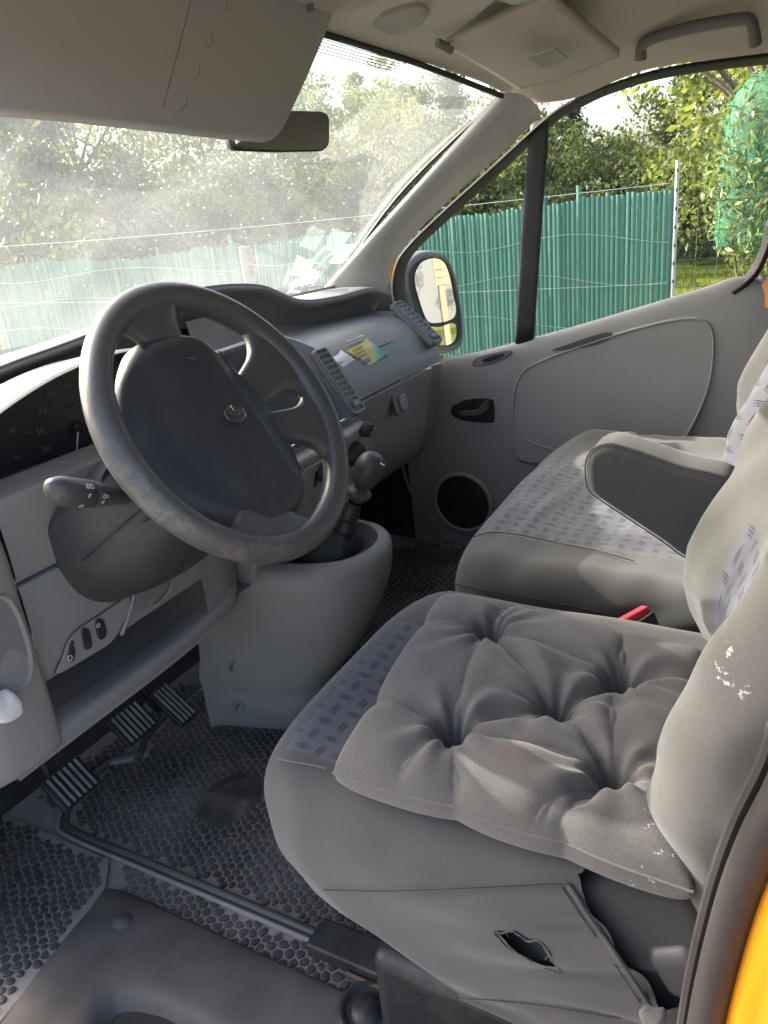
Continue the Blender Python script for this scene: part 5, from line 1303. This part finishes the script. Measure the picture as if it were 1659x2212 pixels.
bs_ = empty('blue_sheeting', (16.4, -1, GZ), 'pale blue corrugated sheeting standing under the shade net', 'sheeting')
blu = simple('blue_sheet', (.16, .22, .34), .5, var=.15)
for k in range(3):
    G = []
    for zz in np.linspace(GZ, -.03, 28): G.append([(16.1+.015*math.sin((zz)*80), -2.6+k*1.6, zz), (16.05+.015*math.sin((zz)*80), -2.6+k*1.6+1.56, zz)])
    surf('sheet', G, blu, bs_, 60, 3)
# lawn grass tufts near the fence
gg = np.random.default_rng(77); nG = 60000
gx = 2.2+gg.random(nG)**1.5*10; gy = gg.uniform(-3.5, 1.6, nG)
C = np.stack([gx, gy, np.full(nG, GZ)+.02], 1)
gm = leafmat('grass_blade', (.14, .18, .03), (.28, .30, .07), .45)
a = gg.normal(0, .25, (nG, 3)); a[:, 2] = 1; a /= np.linalg.norm(a, axis=1)[:, None]; s = (gg.uniform(.03, .07, nG)*(1+gx*.03))[:, None]
b = gg.normal(size=(nG, 3)); b[:, 2] = 0; b /= np.linalg.norm(b, axis=1)[:, None]
V = np.stack([C-b*.006*(1+gx[:, None]*.12), C+b*.006*(1+gx[:, None]*.12), C+a*s], 1).reshape(-1, 3)
me = bpy.data.meshes.new('grass'); me.from_pydata(V.tolist(), [], np.arange(3*nG).reshape(-1, 3).tolist()); me.update()
gr = link('lawn_grass', me, gm, None, False); gr['kind'] = 'stuff'; gr['label'] = 'sunlit short grass of the lawn beyond the wire fence'; gr['category'] = 'grass'

# ---- trees
TG = 'trees beyond the fences'
spec = [ # px bearing, dist, crown top (picture row the top reaches), R, kind, n, size, label
 (1250, 20, 300, 1.6, 0, 14000, .11, 'mid green tree behind the shade net right of the window divider'),
 (1236, 23, 225, 1.1, 3, 7000, .10, 'narrow conifer rising above the hedge just right of the window divider'),
 (1345, 19, 320, 1.5, 1, 13000, .11, 'low dark tree behind the shade net under the bright gap of sky'),
 (1425, 18, 290, 1.2, 2, 10000, .11, 'yellow green shrubby tree behind the thin metal post'),
 (1100, 19, 265, 1.8, 1, 14000, .11, 'dark tree seen through the quarter window'),
 (1010, 20, 205, 2.0, 0, 12000, .11, 'tree behind the windscreen pillar on the passenger side'),
 (880, 21, 165, 1.6, 0, 12000, .11, 'broad tree at the right end of the windscreen'),
 (985, 17, 165, 1.0, 3, 7000, .08, 'slim spiky conifer in the upper right corner of the windscreen'),
 (800, 20, 195, 1.8, 0, 12000, .11, 'tall mid green tree right of the rear view mirror'),
 (700, 17, 185, 1.7, 2, 12000, .10, 'light green tree under the rear view mirror'),
 (570, 16, 190, 1.5, 0, 12000, .10, 'tree directly below the hanging visor corner'),
 (455, 15, 170, 1.9, 2, 4200, .09, 'thin airy tree with bright sky showing between its leaves'),
 (320, 14, 120, 2.0, 2, 8000, .10, 'pale green leafy tree behind the upper steering wheel rim'),
 (190, 13, 60, 2.2, 2, 10000, .10, 'pale green tree left of the steering wheel rim'),
 (40, 11, 0, 1.8, 3, 14000, .09, 'dark bluish conifer at the left edge of the windscreen'),
 (-60, 14, 100, 2.3, 0, 9000, .10, 'bushy tree at the far left beyond the windscreen'),
 (1625, 15, 60, 1.5, 1, 11000, .11, 'dark tree filling the rear part of the door window'),
 (1720, 13, 20, 1.8, 0, 12000, .11, 'tree at the rear edge of the door window')]
for i, (px, dist, yt, R, kd, n, sz, lab) in enumerate(spec):
    H = 1.48+dist*(448-(px-830)*.105-yt-32)/1785*(1 if kd == 3 else .97)
    tree('conifer_tree' if kd == 3 else 'leafy_tree', bear(px, dist), H, R, lab, TG, kd, n, sz, .12, i, 60, kd == 3)
tree('leafy_tree', (-.30, 7.7, GZ), 6.1, .95, 'unseen slender tree ahead of the van, added to dapple the sun on the seats', TG, 0, 1000, .11, .62, 99, 30)  # out of view; thin crown placed to break up the sun on the seats
# dense undergrowth at the foot of the trees
g = np.random.default_rng(9)
for i, (px, dist, R, lab) in enumerate(((1300, 17.5, 2.4, 'dark undergrowth behind the net below the bright gap of sky'), (1150, 18, 2.4, 'dark undergrowth behind the net in the quarter window'), (960, 17, 2.6, 'dark undergrowth behind the door mirror side pillar'), (760, 15, 2.6, 'dark undergrowth behind the right screen ahead'), (540, 13, 2.4, 'dark undergrowth behind the brown post ahead'), (280, 12, 2.4, 'dark undergrowth behind the screen left of the wheel'), (30, 11, 2.4, 'dark undergrowth at the far left of the windscreen'))):
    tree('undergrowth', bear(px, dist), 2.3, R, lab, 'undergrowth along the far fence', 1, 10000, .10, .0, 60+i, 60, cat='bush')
# nearer tree whose branch hangs into the upper corner of the door window
tree('leafy_tree', bear(1655, 7.0), 3.6, 1.15, 'near tree with large leaves overhanging the upper corner of the door window', None, 2, 3800, .075, .50, 91, 46, asp=.55)
# shrub wrapped in green netting
sb = empty('netted_shrub', bear(1672, 4.5), 'broad leaved shrub wrapped in loose green garden netting beside the lawn', 'shrub')
sc_ = bear(1672, 4.5); g = np.random.default_rng(41)
for k in range(7):
    a = g.uniform(0, 6.28); tube('stem', [sc_, sc_+Vector((.1*math.cos(a), .1*math.sin(a), .7)), sc_+Vector((.25*math.cos(a), .3*math.sin(a), 1.5))], [.012, .009, .003], bark, sb, 6, 10)
n = 6500; q = g.normal(size=(n, 3)); q /= np.linalg.norm(q, axis=1)[:, None]; rr = g.random(n)**.5
C = np.array(sc_)+np.array([0, 0, 1.44])+q*rr[:, None]*np.array([.42, .34, .50])
leaf_mesh('foliage', C, .052, leafmat('shrub_leaf', (.05, .085, .03), (.17, .21, .09), .3), sb, g, .36, droop=.7)
m = Mat('green_netting'); t = m.t
vx = m.n('ShaderNodeTexWave', bands_direction='Y'); vx.inputs['Scale'].default_value = 60; m.link(m.coord(), vx.inputs[0])
vz = m.n('ShaderNodeTexWave', bands_direction='Z'); vz.inputs['Scale'].default_value = 60; m.link(m.coord(), vz.inputs[0])
m.set((.05, .30, .19), .6); tr = m.n('ShaderNodeBsdfTransparent'); mx_ = m.n('ShaderNodeMixShader')
ff = ((Nd(t, vx.outputs['Fac']).gt(.62)).max(Nd(t, vz.outputs['Fac']).gt(.62)))*.36 + (Nd(t, m.noise(6, 4))-.5)*.6
m.link(ff.clamp(), mx_.inputs[0]); m.link(tr.outputs[0], mx_.inputs[1]); m.link(m.b.outputs[0], mx_.inputs[2]); m.link(mx_.outputs[0], m.out.inputs[0])
P, F = dense_box((.62, .48, .92), .23, (28, 28, 36))
P = P*(1+.05*vnoise(P, 2.5, 3))[:, None]+(.02*vnoise(P, 9, 4))[:, None]; keep = [f for f in F if P[f].mean(0)[2] > -.42+.12*math.sin(P[f[0]][1]*9)]
mesh('netting', P+np.array(sc_)+np.array((0, .0, 1.44)), keep, m.m, sb)

# ---- behind the van (seen only in the mirrors)
hs = empty('grey_house', (5.0, -14, GZ), 'grey rendered house reflected in the door mirror', 'house')
rendm = simple('grey_render', (.12, .12, .125), .9, var=.08); roofm = simple('slate_roof', (.09, .09, .10), .7, var=.2)
HX0, HX1, HY0, HY1 = 1.2, 6.0, -20, -13
mesh('wall', [(HX0, HY1, GZ), (HX1, HY1, GZ), (HX1, HY1, 2.3), (HX0, HY1, 2.3), (HX0, HY0, GZ), (HX1, HY0, GZ), (HX1, HY0, 2.3), (HX0, HY0, 2.3)], [(0, 1, 2, 3), (1, 5, 6, 2), (5, 4, 7, 6), (4, 0, 3, 7)], rendm, hs, smooth=False)
mesh('roof', [(HX0-.3, HY1+.3, 2.25), (HX1+.3, HY1+.3, 2.25), (HX1+.3, HY0-.3, 2.25), (HX0-.3, HY0-.3, 2.25), ((HX0+HX1)/2, HY1+.3, 4.2), ((HX0+HX1)/2, HY0-.3, 4.2)], [(0, 4, 5, 3), (1, 2, 5, 4), (0, 1, 4), (2, 3, 5)], roofm, hs, smooth=False)
rbox('door', Fr((1.9, HY1+.02, .55), (1, 0, 0), (0, 0, 1)), (.9, 2.1, .05), .01, M['white'], hs)
rbox('window', Fr((3.2, HY1+.02, 1.1), (1, 0, 0), (0, 0, 1)), (1.1, 1.1, .05), .01, M['clus'], hs)
wd = empty('wooden_shelter', (4.4, -8.6, GZ), 'small wooden shelter with plank front reflected in the door mirror', 'shelter')
plank = simple('raw_plank', (.20, .13, .08), .8, var=.2, scale=8)
for x in (3.5, 4.5, 5.5): rbox('post', Fr((x, -8.6, .1), (1, 0, 0), (0, 0, 1)), (.09, 1.2, .09), .008, plank, wd)
for k in range(6): rbox('plank', Fr((4.5, -8.55, .45+k*.11), (1, 0, 0), (0, 0, 1)), (2.2, .10, .025), .004, plank, wd)
tree('leafy_tree', (6.4, -10.5, GZ), 4.2, 1.6, 'tree behind the wooden shelter reflected in the door mirror', None, 0, 6000, .10, .1, 95, 40)
